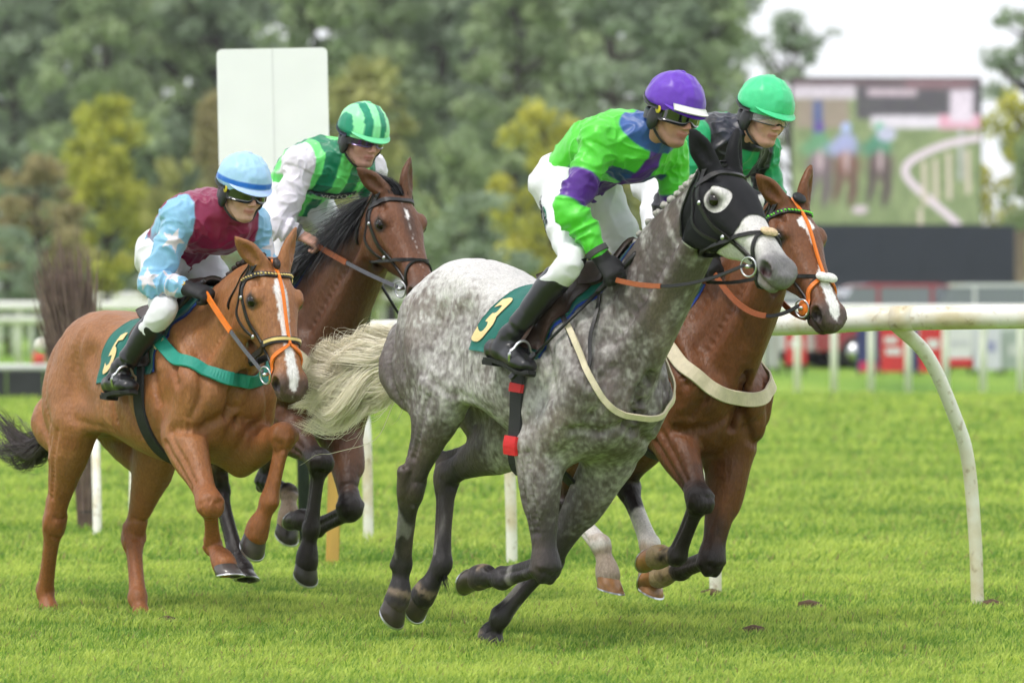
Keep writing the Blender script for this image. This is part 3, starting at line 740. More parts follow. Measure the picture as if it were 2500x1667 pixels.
def loft_trunk(Fd, hs, k):
    T = catmull(TRUNK, 8)
    cs = np.array([hs.tr((x, y, z)) for x in (-.84, .78) for y in (-.32, .32) for z in (.75, 1.65)])
    bx = Fd.box(cs.min(0) - .02, cs.max(0) + .02)
    sl, (X, Y, Z) = bx
    t = hs.TT + np.array([0, 0, 1.2]); c, s_ = hs.RT[0, 0], hs.RT[2, 0]
    x0, z0 = X - t[0], Z - t[2]
    xl = (c * x0 + s_ * z0).astype(np.float32); zl = (-s_ * x0 + c * z0 + 1.2).astype(np.float32)
    top, bot, w_, zf = (np.interp(xl, T[:, 0], T[:, i]).astype(np.float32) for i in range(1, 5))
    w_ = w_ * hs.slim
    zm = bot + (top - bot) * zf
    v = np.where(zl > zm, (zl - zm) / (top - zm), (zl - zm) / (zm - bot)); u = np.abs(Y) / w_
    # a spine that is a little narrower than an ellipse above, fuller ribs below
    p = 2.15
    r = (u ** p + np.abs(v) ** p) ** (1 / p)
    d = (r - 1) * np.minimum(w_, (top - bot) * .5) * .92
    d = np.maximum(d, np.maximum(xl - .75, -.81 - xl))
    Fd.put(sl, d.astype(np.float32), k)

HEAD = np.array([  # x, top, bottom, half width
    (-.01, -.010, -.150, .066), (.05, .014, -.210, .094), (.11, .024, -.258, .108), (.17, .022, -.275, .112), (.23, .010, -.262, .100),
    (.30, -.006, -.218, .080), (.37, -.017, -.178, .068), (.44, -.026, -.156, .062), (.50, -.032, -.150, .061), (.55, -.042, -.146, .062), (.595, -.068, -.132, .044)])

def build_head(Fd, hs):
    S = hs.HS; AX = hs.HM
    T = catmull(HEAD, 3)
    cs = np.array([hs.hd((x, y, z)) for x in (-.06, .65) for y in (-.15, .15) for z in (-.3, .06)])
    sl, (X, Y, Z) = Fd.box(cs.min(0), cs.max(0))
    x, y, z = X - hs.P[0], Y - hs.P[1], Z - hs.P[2]
    A = (AX / S).astype(np.float32)
    hx = x * A[0, 0] + y * A[0, 1] + z * A[0, 2]; hy = x * A[1, 0] + y * A[1, 1] + z * A[1, 2]; hz = x * A[2, 0] + y * A[2, 1] + z * A[2, 2]
    top, bot, w_ = (np.interp(hx, T[:, 0], T[:, i]).astype(np.float32) for i in (1, 2, 3))
    zm = top - (top - bot) * .36
    v = np.where(hz > zm, (hz - zm) / (top - zm), (hz - zm) / (zm - bot))
    wz = np.where(hz > zm, w_, w_ * (1 - .42 * np.clip((zm - hz) / (zm - bot), 0, 1)))
    r = (np.abs(hy / wz) ** 2.5 + np.abs(v) ** 2.5) ** .4
    d = (r - 1) * np.minimum(w_, (top - bot) * .5) * .9
    ex = np.maximum(hx - .605, -.03 - hx)
    Fd.put(sl, (np.maximum(d, ex) * S).astype(np.float32), .05)
    def E(c, r, k=.02, sub=False, ax=None):
        for sy in (1, -1):
            cc = np.array(c, float) * (1, sy, 1)
            axs = AX if ax is None else (np.array(ax, float) * ((1, sy, 1) if sy < 0 else (1, 1, 1))) @ AX
            Fd.ell(hs.hd(cc), np.array(r) * S, axs, k * S, sub)
            if c[1] == 0: break
    def Tb(pts, k=.02, n=3, sub=False, both=True):
        for sy in ((1, -1) if both else (1,)):
            q = np.array(pts, float); w3 = np.array([hs.hd(p[:3] * (1, sy, 1)) for p in q])
            Fd.tube(np.hstack([w3, q[:, 3:5] * S]), AX[2], k * S, n, sub)
    E((.135, .062, -.158), (.130, .040, .104), .03)                      # cheek
    Tb([(.17, .088, -.070, .012, .012), (.25, .080, -.085, .013, .011), (.36, .060, -.090, .010, .009)], .025)   # facial crest
    E((.160, .096, -.016), (.042, .026, .022), .022)                     # brow
    E((.176, .116, -.046), (.028, .020, .021), .008, sub=True)           # eye socket
    Tb([(.146, .107, -.042, .0045, .006), (.172, .116, -.023, .005, .008), (.206, .102, -.042, .0045, .005)], .008)   # upper lid
    Tb([(.148, .107, -.050, .004, .005), (.176, .112, -.069, .0045, .005), (.206, .101, -.048, .004, .005)], .008)   # lower lid
    E((.545, .050, -.082), (.052, .032, .040), .02)                      # nostril wing
    E((.560, .070, -.084), (.034, .036, .023), .007, sub=True, ax=[(.9, .1, -.42), (0, 1, 0), (.42, 0, .9)])
    E((.585, 0, -.098), (.040, .044, .036), .02)                         # upper lip
    E((.545, 0, -.150), (.050, .036, .024), .015)                        # lower lip
    E((.510, 0, -.160), (.036, .030, .022), .02)                         # chin
    Tb([(.490, .060, -.131, .003, .016), (.55, .052, -.131, .003, .016), (.61, .03, -.133, .003, .02)], .006, sub=True)   # mouth line
    Tb([(.02, .045, -.10, .02, .02), (.09, .085, -.085, .02, .02), (.15, .095, -.07, .015, .015)], .04)   # cheekbone arch
    E((.095, .085, -.020), (.035, .014, .012), .03, sub=True)             # hollow above the eye
    E((.15, 0, -.26), (.13, .028, .05), .035, sub=True)                  # between the jaws
    for sy, dirn in ((1, hs.ear_l), (-1, hs.ear_r)):                     # ears
        b = hs.hd((.012, sy * .058, .0)); dn = nrm(dirn); side = hs.HM[1] * sy
        op = nrm(hs.HM[0] * .55 + hs.HM[2] * .5 + side * .5); op = nrm(op - dn * (op @ dn)); L = .165 * S
        pts = [(*(b - dn * .03), .034 * S, .036 * S), (*(b + dn * L * .2), .031 * S, .040 * S), (*(b + dn * L * .5), .025 * S, .041 * S),
               (*(b + dn * L * .8 + op * .004), .015 * S, .023 * S), (*(b + dn * L + op * .008), .004, .005)]
        Fd.tube(pts, op, .02 * S, 4)
        q = b + op * .030 * S
        Fd.tube([(*(q + dn * L * .14), .010, .012), (*(q + dn * L * .45), .022 * S, .024 * S), (*(q + dn * L * .75), .014 * S, .014 * S), (*(q + dn * L * .92), .004, .005)], op, .006, 3, sub=True)

def leg_chain(kind, J):
    """joint list -> rows of a tube; kind F or H"""
    J = np.array(J, float)
    def at(i, t): return J[i] + (J[i + 1] - J[i]) * t
    if kind == 'F':
        rows = [(*J[0], .112, .082), (*at(0, .25), .096, .074), (*at(0, .5), .072, .060), (*at(0, .8), .049, .046), (*at(0, .93), .054, .054),
                (*J[1], .056, .058), (*at(1, .11), .045, .047), (*at(1, .26), .032, .029), (*at(1, .6), .031, .027), (*at(1, .85), .036, .032),
                (*J[2], .044, .039), (*at(2, .45), .034, .033), (*J[3], .047, .047), (*at(3, .35), .050, .050)]
    else:
        rows = [(*J[0], .125, .095), (*at(0, .25), .112, .086), (*at(0, .5), .082, .066), (*at(0, .78), .053, .045), (*at(0, .93), .055, .046),
                (*J[1], .058, .048), (*at(1, .12), .052, .043), (*at(1, .28), .038, .034), (*at(1, .6), .035, .031), (*at(1, .87), .039, .034),
                (*J[2], .046, .041), (*at(2, .45), .035, .034), (*J[3], .047, .047), (*at(3, .35), .050, .050)]
    rows = np.array(rows); rows[:, 3:] *= 1.07
    return rows

def horse_field(hs, h):
    lo = np.array([9., 9, 9]); hi = -lo
    pts = [np.array(J) for J in hs.legs.values()] + [hs.tr([(-.85, -.33, 1), (.8, .33, 1.62)]), np.array([hs.hd((.66, .14, -.2)), hs.hd((.66, -.14, -.2)), hs.hd((.62, 0, .07)), hs.P + nrm(hs.ear_l) * .22, hs.P + nrm(hs.ear_r) * .22, hs.hd((0, .15, 0)), hs.hd((0, -.15, 0))])]
    A = np.concatenate(pts); lo = A.min(0) - .09; hi = A.max(0) + .09
    Fd = Field(lo, hi, h); t = hs.tr; FW = hs.trv((1, 0, 0)); UPV = hs.trv((0, 0, 1))
    loft_trunk(Fd, hs, .02)
    # neck
    p_end = hs.hd((.055, 0, -.095)); n0 = t((.42, 0, 1.225)); n1 = t(hs.neck1)
    a0 = n0; d_end = hs.HM[0]
    P = np.array([(*n0, .335, .165), (*n1, .262, .128), (*(n1 * .52 + p_end * .48 + np.array(hs.neck_bow)), .188, .098), (*(n1 * .16 + p_end * .84 + np.array(hs.neck_bow) * .45), .140, .080), (*p_end, .120, .074)])
    P[1:, 3:] *= hs.neck_fat
    PP = catmull(P, 8)
    ax = np.gradient(PP[:, :3], axis=0); ups = np.stack([-ax[:, 2], 0 * ax[:, 0], ax[:, 0]], 1); ups = nrm(ups)
    Fd.tube(P, ups, .075, 8)
    hs.neck_line = (PP, ups)
    for sy in (1, -1):   # neck muscle masses: crest muscle, sternocephalic, groove
        off = np.array([0, sy, 0])
        i = [4, 12, 20, 28]
        Fd.tube([(*(PP[j, :3] - ups[j] * PP[j, 3] * .62 + off * PP[j, 4] * .45), .055, .045) for j in i], (0, 1, 0), .035, 3)
        Fd.tube([(*(PP[j, :3] - ups[j] * PP[j, 3] * .30 + off * PP[j, 4] * 1.10), .010, .014) for j in (5, 12, 20, 27)], (0, 1, 0), .05, 3, sub=True)
    late = []; late_fn = []
    for sy, fk, hk in ((1, 'LF', 'LH'), (-1, 'RF', 'RH')):
        f = np.array(hs.legs[fk]); hj = np.array(hs.legs[hk]); S3 = np.array([1, sy, 1])
        # shoulder
        sp = t(np.array([.61, .165 * sy, 1.12])) * .72 + (f[0] + np.array([.20, 0, .24])) * .28
        Fd.tube([(*t((.34, .10 * sy, 1.50)), .10, .05), (*t((.42, .165 * sy, 1.34)), .125, .062), (*(t((.53, .185 * sy, 1.2)) * .6 + sp * .4), .105, .065), (*sp, .085, .07)], FW, .05, 6)
        tri0 = t((.30, .175 * sy, 1.22)); mid = (tri0 + f[0]) / 2 + np.array([-.01, .02 * sy, 0])
        Fd.tube([(*tri0, .10, .045), (*mid, .125, .072), (*(f[0] + np.array([-.02, .0, .06])), .085, .065)], nrm(np.cross(f[0] - tri0, (0, 1, 0))), .016)
        Fd.tube([(*sp, .090, .085), (*((sp + f[0]) / 2 + np.array([.03, 0, 0])), .100, .085), (*f[0], .095, .078)], FW, .035)
        Fd.ell(sp + np.array([.035, -.065 * sy, -.035]), (.088, .092, .108), None, .010)             # breast muscle
        Fd.tube([(*t((.60, .05 * sy, .95)), .075, .07), (*(t((.48, .06 * sy, .84)) * .6 + f[0] * .4), .07, .065), (*(f[0] * .75 + f[1] * .25 + np.array([0, -.02 * sy, 0])), .05, .04)], FW, .03)
        Fd.tube([(*f[0], .05, .05), (*(f[0] + nrm(f[0] - f[1]) * .05 - FW * .075), .034, .03)], FW, .03)     # point of elbow
        # forearm muscle bellies
        fd = nrm(f[1] - f[0]); fwd = nrm(np.cross((0, 1, 0), -fd)); fwd = fwd if fwd[0] > -.2 else -fwd
        Fd.ell(f[0] + (f[1] - f[0]) * .28 + fwd * .040 + np.array([0, .020 * sy, 0]), (.042, .045, .150), np.array([np.cross((0, 1, 0), fd), (0, 1, 0), fd]), .022)
        Fd.ell(f[0] + (f[1] - f[0]) * .26 - fwd * .045 + np.array([0, .006 * sy, 0]), (.040, .045, .140), np.array([np.cross((0, 1, 0), fd), (0, 1, 0), fd]), .022)
        up = nrm(np.cross((0, 1, 0), fd))
        late.append((leg_chain('F', f), fwd, .03, 4))
        cd = nrm(f[2] - f[1]); bk = -nrm(np.cross((0, 1, 0), -cd)); bk = bk if bk @ fwd < 0 else -bk
        def fore_detail(f=f, bk=bk, cd=cd, sy=sy):
            Fd.tube([(*(f[1] + bk * .040 + cd * .0), .020, .022), (*(f[1] + bk * .036 + cd * .06), .015, .016), (*(f[2] + bk * .032 - cd * .05), .013, .014), (*(f[2] + bk * .038), .017, .02)], bk, .018)   # tendons
            Fd.ell(f[1] - bk * .038 + np.array([0, .022 * sy, 0]), (.022, .022, .035), None, .02); Fd.ell(f[1] - bk * .038 - np.array([0, .022 * sy, 0]), (.022, .022, .035), None, .02)
        late_fn.append(fore_detail)
        # hind leg
        hip = t((-.50, .135 * sy, 1.29)); isch = t((-.725, .095 * sy, 1.19)); st, hk_, ft = hj[0], hj[1], hj[2]
        Fd.ell(t((-.44, .125 * sy, 1.345)), (.26, .125, .145), np.array([nrm(hs.trv((1, 0, .38))), (0, 1, 0), nrm(hs.trv((-.38, 0, 1)))]), .09)
        Fd.ell(t((-.22, .185 * sy, 1.40)), (.07, .04, .05), None, .10)                              # point of hip
        tax = nrm(st - hip); thf = nrm(np.cross((0, 1, 0), -tax)); thf = thf if thf[0] > 0 else -thf
        Fd.tube([(*hip, .13, .10), (*((hip + st) / 2 + np.array([-.02, .02 * sy, 0])), .165, .115), (*(st + (hip - st) * .12 + np.array([0, .012 * sy, 0])), .125, .098)], thf, .09, 8)
        gd = nrm(hk_ - st); gbk = nrm(np.cross((0, 1, 0), gd)); gbk = gbk if gbk @ (isch - st) > 0 else -gbk
        gas = st + (hk_ - st) * .38 + gbk * .045
        Fd.tube([(*isch, .10, .085), (*(isch * .62 + gas * .38 + np.array([-.035, .028 * sy, 0])), .118, .10), (*(isch * .25 + gas * .75), .080, .072), (*gas, .05, .045)], thf, .03)
        Fd.tube([(*(hip + np.array([-.10, .030 * sy, -.06])), .085, .06), (*((hip + gas) / 2 + np.array([-.03, .050 * sy, 0])), .095, .055), (*(gas * .8 + st * .2 + np.array([0, .02 * sy, 0])), .045, .03)], thf, .04)   # biceps femoris
        Fd.tube([(*st, .075, .06), (*((st + t((.02, .20 * sy, 1.05))) * .5), .055, .035), (*t((.06, .22 * sy, 1.02)), .03, .02)], (0, 0, 1), .08)   # flank fold
        Fd.ell(st + thf * .035, (.065, .06, .075), None, .035)
        late.append((leg_chain('H', hj), -gbk, .03, 4))
        Fd.ell(st + (hk_ - st) * .25 - gbk * .04 + np.array([0, .03 * sy, 0]), (.045, .045, .13), np.array([np.cross((0, 1, 0), gd), (0, 1, 0), gd]), .025)
        cd = nrm(ft - hk_); cb = gbk - cd * (gbk @ cd); ti = nrm(st - hk_); cb = -(ti - cd * (ti @ cd)); cb = nrm(cb) if np.linalg.norm(cb) > .2 else nrm(gbk - cd * (gbk @ cd))
        poh = hk_ - cd * .085 + cb * .050
        def hind_detail(hk_=hk_, cd=cd, cb=cb, poh=poh, gas=gas, gbk=gbk, st=st, ft=ft):
            Fd.tube([(*(hk_ + cd * .07 + cb * .026), .020, .022), (*(hk_ + cb * .040), .028, .026), (*poh, .023, .020)], cb, .02)
            Fd.tube([(*poh, .019, .017), (*(poh * .5 + gas * .5 + (hk_ - st) * .04), .017, .015), (*gas, .035, .03)], gbk, .025)
            Fd.tube([(*(hk_ + cb * .034 + cd * .06), .015, .017), (*(ft + cb * .033 - cd * .05), .013, .014), (*(ft + cb * .040), .018, .02)], cb, .018)
        late_fn.append(hind_detail)
    # chest groove, spine groove on the croup
    Fd.tube([(*t((.80, 0, 1.16)), .05, .012), (*t((.80, 0, 1.02)), .07, .014), (*t((.70, 0, .86)), .06, .012)], (1, 0, 0), .03, 3, sub=True)
    Fd.tube([(*t((-.66, 0, 1.45)), .015, .012), (*t((-.45, 0, 1.585)), .015, .012), (*t((-.30, 0, 1.60)), .01, .008)], (0, 0, 1), .04, 3, sub=True)
    Fd.tube([(*t((-.73, 0, 1.28)), .05, .05), (*t((-.79, 0, 1.25)), .035, .035), (*(t((-.79, 0, 1.25)) + nrm(hs.tail_dir) * .12), .022, .022)], (0, 0, 1), .04)   # dock
    Fd.blur(max(1, int(round(.0075 / h))))
    for a in late:
        Fd.tube(*a)
    for f_ in late_fn: f_()
    build_head(Fd, hs)
    return Fd

def hoof(hs, root, J, kind, M, sy, rot=0.0):
    """hoof with wall, sole, frog hollow and a light racing plate"""
    J = np.array(J); c = J[3]; d = nrm(J[4] - J[3]); l = np.array([0, 1., 0]); l = nrm(l - d * (l @ d))
    e = np.cross(d, l); a = R(52)
    s_ = d * math.sin(a) - e * math.cos(a); hh = d * math.cos(a) + e * math.sin(a)
    n = 28; th = np.linspace(0, 2 * np.pi, n, endpoint=False)
    V = []; 
    prof = [(-.012, .043, .040), (0, .047, .045), (.03, .053, .050), (.065, .0595, .056), (.098, .066, .061), (.101, .064, .059), (.099, .052, .047), (.088, .044, .038), (.086, .002, .002)]
    for q, ra, rb in prof:
        cx = c + d * q
        back = np.where(np.cos(th) < 0, .86, 1.0)
        V += [cx + hh * (ra * math.cos(t_) * b_) + l * (rb * math.sin(t_)) for t_, b_ in zip(th, back)]
    V = np.array(V); m = len(prof)
    Q = [(i * n + j, i * n + (j + 1) % n, (i + 1) * n + (j + 1) % n, (i + 1) * n + j) for i in range(m - 1) for j in range(n)]
    o = mesh_np('hoof', V, F4=np.array(Q), mat=M['hoof'], parent=root)
    # plate: open ring at the ground edge
    tt = np.linspace(R(-150), R(150), 26); W = []
    for t_ in tt:
        b_ = .86 if math.cos(t_) < 0 else 1.0
        for r_, z_ in ((1.02, .099), (1.02, .107), (.80, .107), (.80, .099)):
            W.append(c + d * z_ + hh * (.066 * r_ * math.cos(t_) * b_) + l * (.061 * r_ * math.sin(t_)))
    Q2 = [(i * 4 + j, i * 4 + (j + 1) % 4, (i + 1) * 4 + (j + 1) % 4, (i + 1) * 4 + j) for i in range(len(tt) - 1) for j in range(4)]
    mesh_np('shoe', np.array(W), F4=np.array(Q2), mat=MATS['steel'], parent=o, smooth=False)
    return o
HORSES = dict(
 grey=Horse(O=(-.04, 19.8), yaw=52, roll=7, pitch=-4.5, dx=0, dz=-.01, poll=(1.085, .0, 1.945), head_dir=(.80, 0, -.60), head_roll=0, head_size=1.03,
   neck1=(.62, 0, 1.40), neck_bow=(-.01, 0, .03), neck_fat=.94, ear_l=(-.05, .0, 1), ear_r=(-.10, -.78, 1), tail_dir=(-.9, .1, -.3),
   legs=dict(RF=[(.336,-.178,.810),(.379,-.117,.335),(.104,-.117,.273),(-.002,-.124,.280),(-.105,-.128,.255)],
             LF=[(.390,.150,.790),(.130,.084,.350),(-.029,-.001,.122),(-.085,.000,.046),(-.050,-.010,-.045)],
             RH=[(-.279,-.205,1.030),(-.452,-.200,.616),(-.585,-.110,.305),(-.590,-.106,.186),(-.620,-.112,.075)],
             LH=[(-.293,.178,.870),(-.715,.177,.699),(-.675,.165,.321),(-.730,.140,.212),(-.800,.137,.120)])),
 chestnut=Horse(O=(-1.676, 21.75), yaw=58, roll=4, pitch=6.5, dx=.045, dz=-.165, poll=(1.035, .0, 1.58), head_dir=(.535, 0, -.845), head_roll=0, head_size=1.03,
   neck1=(.64, 0, 1.33), neck_bow=(.0, 0, .03), neck_fat=.98, ear_l=(.0, .25, 1), ear_r=(.0, -1.25, 1), tail_dir=(-1, .0, -.4),
   legs=dict(RF=[(.600,-.145,.819),(.950,-.180,.525),(.830,-.090,.347),(.915,-.085,.290),(.990,-.085,.225)],
             LF=[(.554,.172,.762),(.987,.140,.836),(.937,.117,.552),(.895,.095,.441),(.865,.085,.335)],
             RH=[(-.330,-.196,.850),(-.526,-.175,.388),(-.690,-.115,.070),(-.640,-.110,-.02),(-.570,-.110,-.110)],
             LH=[(-.190,.168,.800),(-.405,.170,.350),(-.200,.105,.075),(-.135,.100,-.015),(-.065,.100,-.105)])),
 bay=Horse(O=(.43, 21.1), yaw=54, roll=6, pitch=0, dx=0, dz=-.085, poll=(.985, .0, 1.835), head_dir=(.667, 0, -.745), head_roll=0, head_size=1.03,
   neck1=(.62, 0, 1.38), neck_bow=(-.01, 0, .03), neck_fat=1.0, ear_l=(.0, .12, 1), ear_r=(-.1, -1.35, 1), tail_dir=(-.9, .1, -.3),
   legs=dict(RF=[(.470,-.120,.835),(.760,-.170,.557),(.610,-.150,.318),(.503,-.147,.313),(.400,-.140,.295)],
             LF=[(.560,.135,.790),(.565,.070,.313),(.312,.110,.262),(.205,.110,.240),(.105,.100,.215)],
             RH=[(-.050,-.205,.920),(-.260,-.120,.522),(.050,-.130,.341),(.085,-.115,.242),(.130,-.120,.153)],
             LH=[(.020,.130,.900),(-.218,.180,.627),(.042,.142,.361),(.085,.120,.262),(.110,.115,.150)])),
 brown=Horse(O=(-1.29, 23.1), yaw=56, roll=4, pitch=0, dx=0, dz=-.02, poll=(1.14, .0, 1.915), head_dir=(.667, 0, -.745), head_roll=0, head_size=1.03,
   neck1=(.64, 0, 1.40), neck_bow=(.0, 0, .03), neck_fat=1.0, ear_l=(.0, .05, 1), ear_r=(-.1, -1.35, .9), tail_dir=(-.9, .1, -.3),
   legs=dict(RF=[(.475,-.120,.830),(.862,-.133,.660),(.828,-.139,.350),(.806,-.137,.232),(.791,-.131,.125)],
             LF=[(.572,.160,.810),(.810,.078,.452),(.543,.071,.360),(.435,.068,.385),(.335,.075,.385)],
             RH=[(.060,-.208,.900),(-.110,-.090,.511),(.090,-.094,.215),(.165,-.105,.150),(.250,-.120,.090)],
             LH=[(.080,.130,.900),(-.130,.190,.561),(.190,.120,.506),(.235,.100,.405),(.226,.100,.300)])),
)
_pr = dict(
 grey=dict(coat='grey', base=(.5, .5, .5), under=1, label='dappled grey horse in a black hood, out in front of the others', hoof_mat=mat('hoof_dark', (.045, .032, .026), .38, noise=.45, scale=18, bump=.2, bscale=50, coatw=.3),
   hand_r=(.685, -.165, 1.500), hand_l=(.655, .12, 1.575), foot=(.38, .345, 1.115), girth_x=.30),
 chestnut=dict(coat='chestnut', base=(.315, .132, .050), under=1, label='bright chestnut horse with a white blaze and teal breast band', hoof_mat=mat('hoof_slate', (.060, .048, .045), .38, noise=.45, scale=18, bump=.2, bscale=50, coatw=.3),
   hand_r=(.725, -.150, 1.440), hand_l=(.66, .13, 1.47), foot=(.40, .345, 1.00), girth_x=.33),
 bay=dict(coat='bay', base=(.155, .056, .020), under=1, label='bay horse with white face markings and an orange face strap, galloping along the rail', hoof_mat=mat('hoof_horn', (.36, .17, .065), .38, noise=.6, scale=16, bump=.2, bscale=50, coatw=.3),
   hand_r=(.68, -.15, 1.53), hand_l=(.66, .13, 1.57), foot=(.38, .345, 1.08), girth_x=.30),
 brown=dict(coat='brown', base=(.115, .048, .023), under=1, label='dark brown horse with a loose black mane blowing back', hoof_mat=mat('hoof_black', (.035, .028, .026), .38, noise=.6, scale=18, bump=.2, bscale=50, coatw=.3),
   hand_r=(.705, -.13, 1.67), hand_l=(.66, .13, 1.66), foot=(.38, .345, 1.11), girth_x=.30),
)
for _k, _d in _pr.items(): HORSES[_k].__dict__.update(_d)
for _k, _s in (('grey', .95), ('chestnut', .93), ('bay', .96), ('brown', .96)): HORSES[_k].slim = _s
# ------------------------------------------------------------------ coats
def seg_param(V, J):
    """nearest chain position s and distance for every row of V"""
    J = np.array(J, float); best = np.full(len(V), 9.); sp = np.zeros(len(V))
    for i in range(len(J) - 1):
        a, b = J[i], J[i + 1]; ab = b - a
        t = np.clip(((V - a) @ ab) / (ab @ ab), 0, 1)
        d = np.linalg.norm(V - a - t[:, None] * ab, axis=1)
        m = d < best; best[m] = d[m]; sp[m] = i + t[m]
    return sp, best

def leg_masks(hs, V):
    out = {}
    for k, J in hs.legs.items():
        sp, d = seg_param(V, J)
        out[k] = np.where(d < np.interp(sp, [0, .4, 1, 2, 4], [.10, .13, .13, .11, .12]), sp, -1.0)
    return out


def coat_colours(hs, V, N):
    hl = hs.to_head(V); nh = N @ hs.HM.T; lg = leg_masks(hs, V)
    head = sstep(-.02, .05, hl[:, 0]) * (np.abs(hl[:, 1]) < .16) * sstep(-.30, -.27, hl[:, 2]) * (hl[:, 2] < .2) * (hl[:, 0] < .7) * sstep(-.03, .0, hl[:, 0] - .30 * np.clip(-hl[:, 2] - .02, 0, .3))
    n1 = vnoise(V, 9, 1); n2 = vnoise(V, 28, 2); n3 = vnoise(V, 75, 3); n4 = vnoise(V * (1, 1, .35), 160, 4)
    s_all = np.max(np.stack(list(lg.values())), 0)
    dark = sstep(.35, 1.0, s_all + .12 * n2)
    kind = hs.coat
    if kind == 'grey':
        tl = (V - hs.TT - np.array([0, 0, 1.2])) @ hs.RT + np.array([0, 0, 1.2])
        m = .60 + .10 * n1
        m += .42 * sstep(1.36, 1.05, tl[:, 2]) * sstep(-.25, -.55, tl[:, 0])         # darker quarters
        m -= .46 * sstep(1.30, 1.52, tl[:, 2]) * (tl[:, 0] < .5) * (1 - head)       # pale croup and back
        m -= .12 * np.exp(-((tl[:, 0] - .42) / .16) ** 2 - ((tl[:, 2] - 1.12) / .22) ** 2)   # pale shoulder
        m += .20 * sstep(.50, .66, tl[:, 0]) * (1 - head)
        m += .30 * sstep(-.05, .55, s_all) * (s_all >= 0)
        m += .50 * np.exp(-((s_all - 1.0) / .22) ** 2) * (s_all > 0) + .38 * sstep(1.2, 1.9, s_all)
        n25 = vnoise(V, 48, 12); n6 = vnoise(V * (1, 1, .5), 120, 13)
        dap = n2 * .26 + n25 * .40 + n3 * .52 + n6 * .42
        m = m + .33 * dap * np.clip(1.15 - .75 * sstep(1.0, 1.5, s_all), 0, 1)
        # streaky dark hair on the neck
        sp, dd = seg_param(V, hs.neck_line[0][:, :3])
        nk = (sp > 10) * (1 - head) * (dd < .3)
        st = vnoise(V @ np.array([[.8, 0, -.6], [0, 1, 0], [.6, 0, .8]]) * (26, 26, 7), 1, 9)
        m = m + nk * (.16 + .50 * st)
        m = np.clip(m, 0, 1); m = np.where(head > .5, np.clip(.10 + .12 * n2 + .15 * n3, 0, 1), m)
        dk = np.array((.105, .086, .078)) * (1 - sstep(.2, 1.0, s_all))[:, None] + np.array((.026, .022, .023)) * sstep(.2, 1.0, s_all)[:, None]
        mm = sstep(.08, .98, m)[:, None]; c = np.tile((.62, .60, .58), (len(V), 1)) * (1 - mm) + dk * mm
        c = mixc(c, (.19, .135, .11), .45 * sstep(.0, .8, vnoise(V, 6, 31)) * sstep(.3, .6, m) * (1 - head))
        muz = head * sstep(.43, .545, hl[:, 0] + .02 * n2) * .88
        c = mixc(c, (.10, .095, .10), muz)
        c = mixc(c, (.55, .42, .40), head * np.exp(-((hl[:, 0] - .55) / .04) ** 2 - ((hl[:, 2] + .135) / .02) ** 2) * .5)
        c = mixc(c, (.30, .22, .15), .7 * np.exp(-((s_all - 3.0 + .08 * n2) / .12) ** 2) * (s_all > 0) * sstep(-.5, .3, n3 + n2))
        c = mixc(c, (.34, .32, .31), .5 * (s_all > 1.15) * (s_all < 1.9) * sstep(.15, .7, vnoise(V * (30, 30, 8), 1, 77)))
    else:
        base = np.tile(hs.base, (len(V), 1)).astype(float)
        c = base * (1 + .14 * n1 + .07 * n2)[:, None]
        c = mixc(c, np.array(hs.base) * hs.under, sstep(.15, -.6, N[:, 2]) * 0)
        if kind == 'chestnut':
            c = mixc(c, (.25, .080, .022), sstep(.2, 1.0, s_all) * .6)
            c = mixc(c, (.20, .062, .02), .5 * sstep(.2, .8, n1))
        if kind in ('bay', 'brown'):
            c = mixc(c, (.014, .011, .011), dark * .97)
            if kind == 'brown':
                c = mixc(c, (.155, .058, .024), head * sstep(.34, .10, np.abs(hl[:, 0] - .28)) * .8)
                c = mixc(c, (.055, .030, .022), head * np.exp(-((hl[:, 0] - .2) / .14) ** 2) * sstep(.05, .01, np.abs(hl[:, 1])) * .8)
        muz = head * sstep(.475, .57, hl[:, 0] + .015 * n2)
        c = mixc(c, (.075, .060, .056), muz * .85)
        up = sstep(.15, .5, nh[:, 2])
        x, y = hl[:, 0], hl[:, 1] + .006 * n3
        if kind == 'chestnut':
            wd = np.interp(x, [.08, .11, .16, .22, .34, .42, .52, .58, .60], [0, .018, .030, .026, .020, .021, .026, .020, 0])
            c = mixc(c, (.80, .78, .76), head * up * sstep(wd + .004, wd - .004, np.abs(y + .004)))
        if kind == 'bay':
            wd = np.interp(x, [.10, .13, .16, .185, .24, .27], [0, .034, .042, .016, .008, 0])
            wd2 = np.interp(x, [.34, .38, .44, .52, .57, .60], [0, .022, .026, .030, .024, 0])
            c = mixc(c, (.82, .80, .78), head * up * sstep(.004, -.004, np.abs(y) - np.maximum(wd, wd2)))
            for k in ('RH', 'LH'):
                s = lg[k]; sock = sstep(1.42, 1.56, s + .10 * n2)
                c = mixc(c, (.74, .70, .66), sock); c = mixc(c, (.36, .24, .15), sstep(1.9, 2.3, s + .25 * n2) * .75)
            for k in ('RF', 'LF'):
                s = lg[k]; c = mixc(c, (.40, .29, .15), .75 * sstep(2.1, 2.9, s + .45 * n2 + .3 * n3))
        if kind == 'brown':
            wd = np.interp(x, [.13, .155, .18, .20], [0, .010, .009, 0])
            c = mixc(c, (.80, .76, .74), head * up * sstep(.003, -.003, np.abs(y) - wd))
            s = lg['LH']; c = mixc(c, (.30, .22, .16), sstep(1.95, 2.2, s + .2 * n2))
        # ears: dark rims
    ed = np.minimum(*(np.linalg.norm(hl - np.array([.176, sy * .108, -.046]), axis=1) for sy in (1, -1)))
    c = mixc(c, (.03, .024, .022), sstep(.046, .027, ed) * .9)
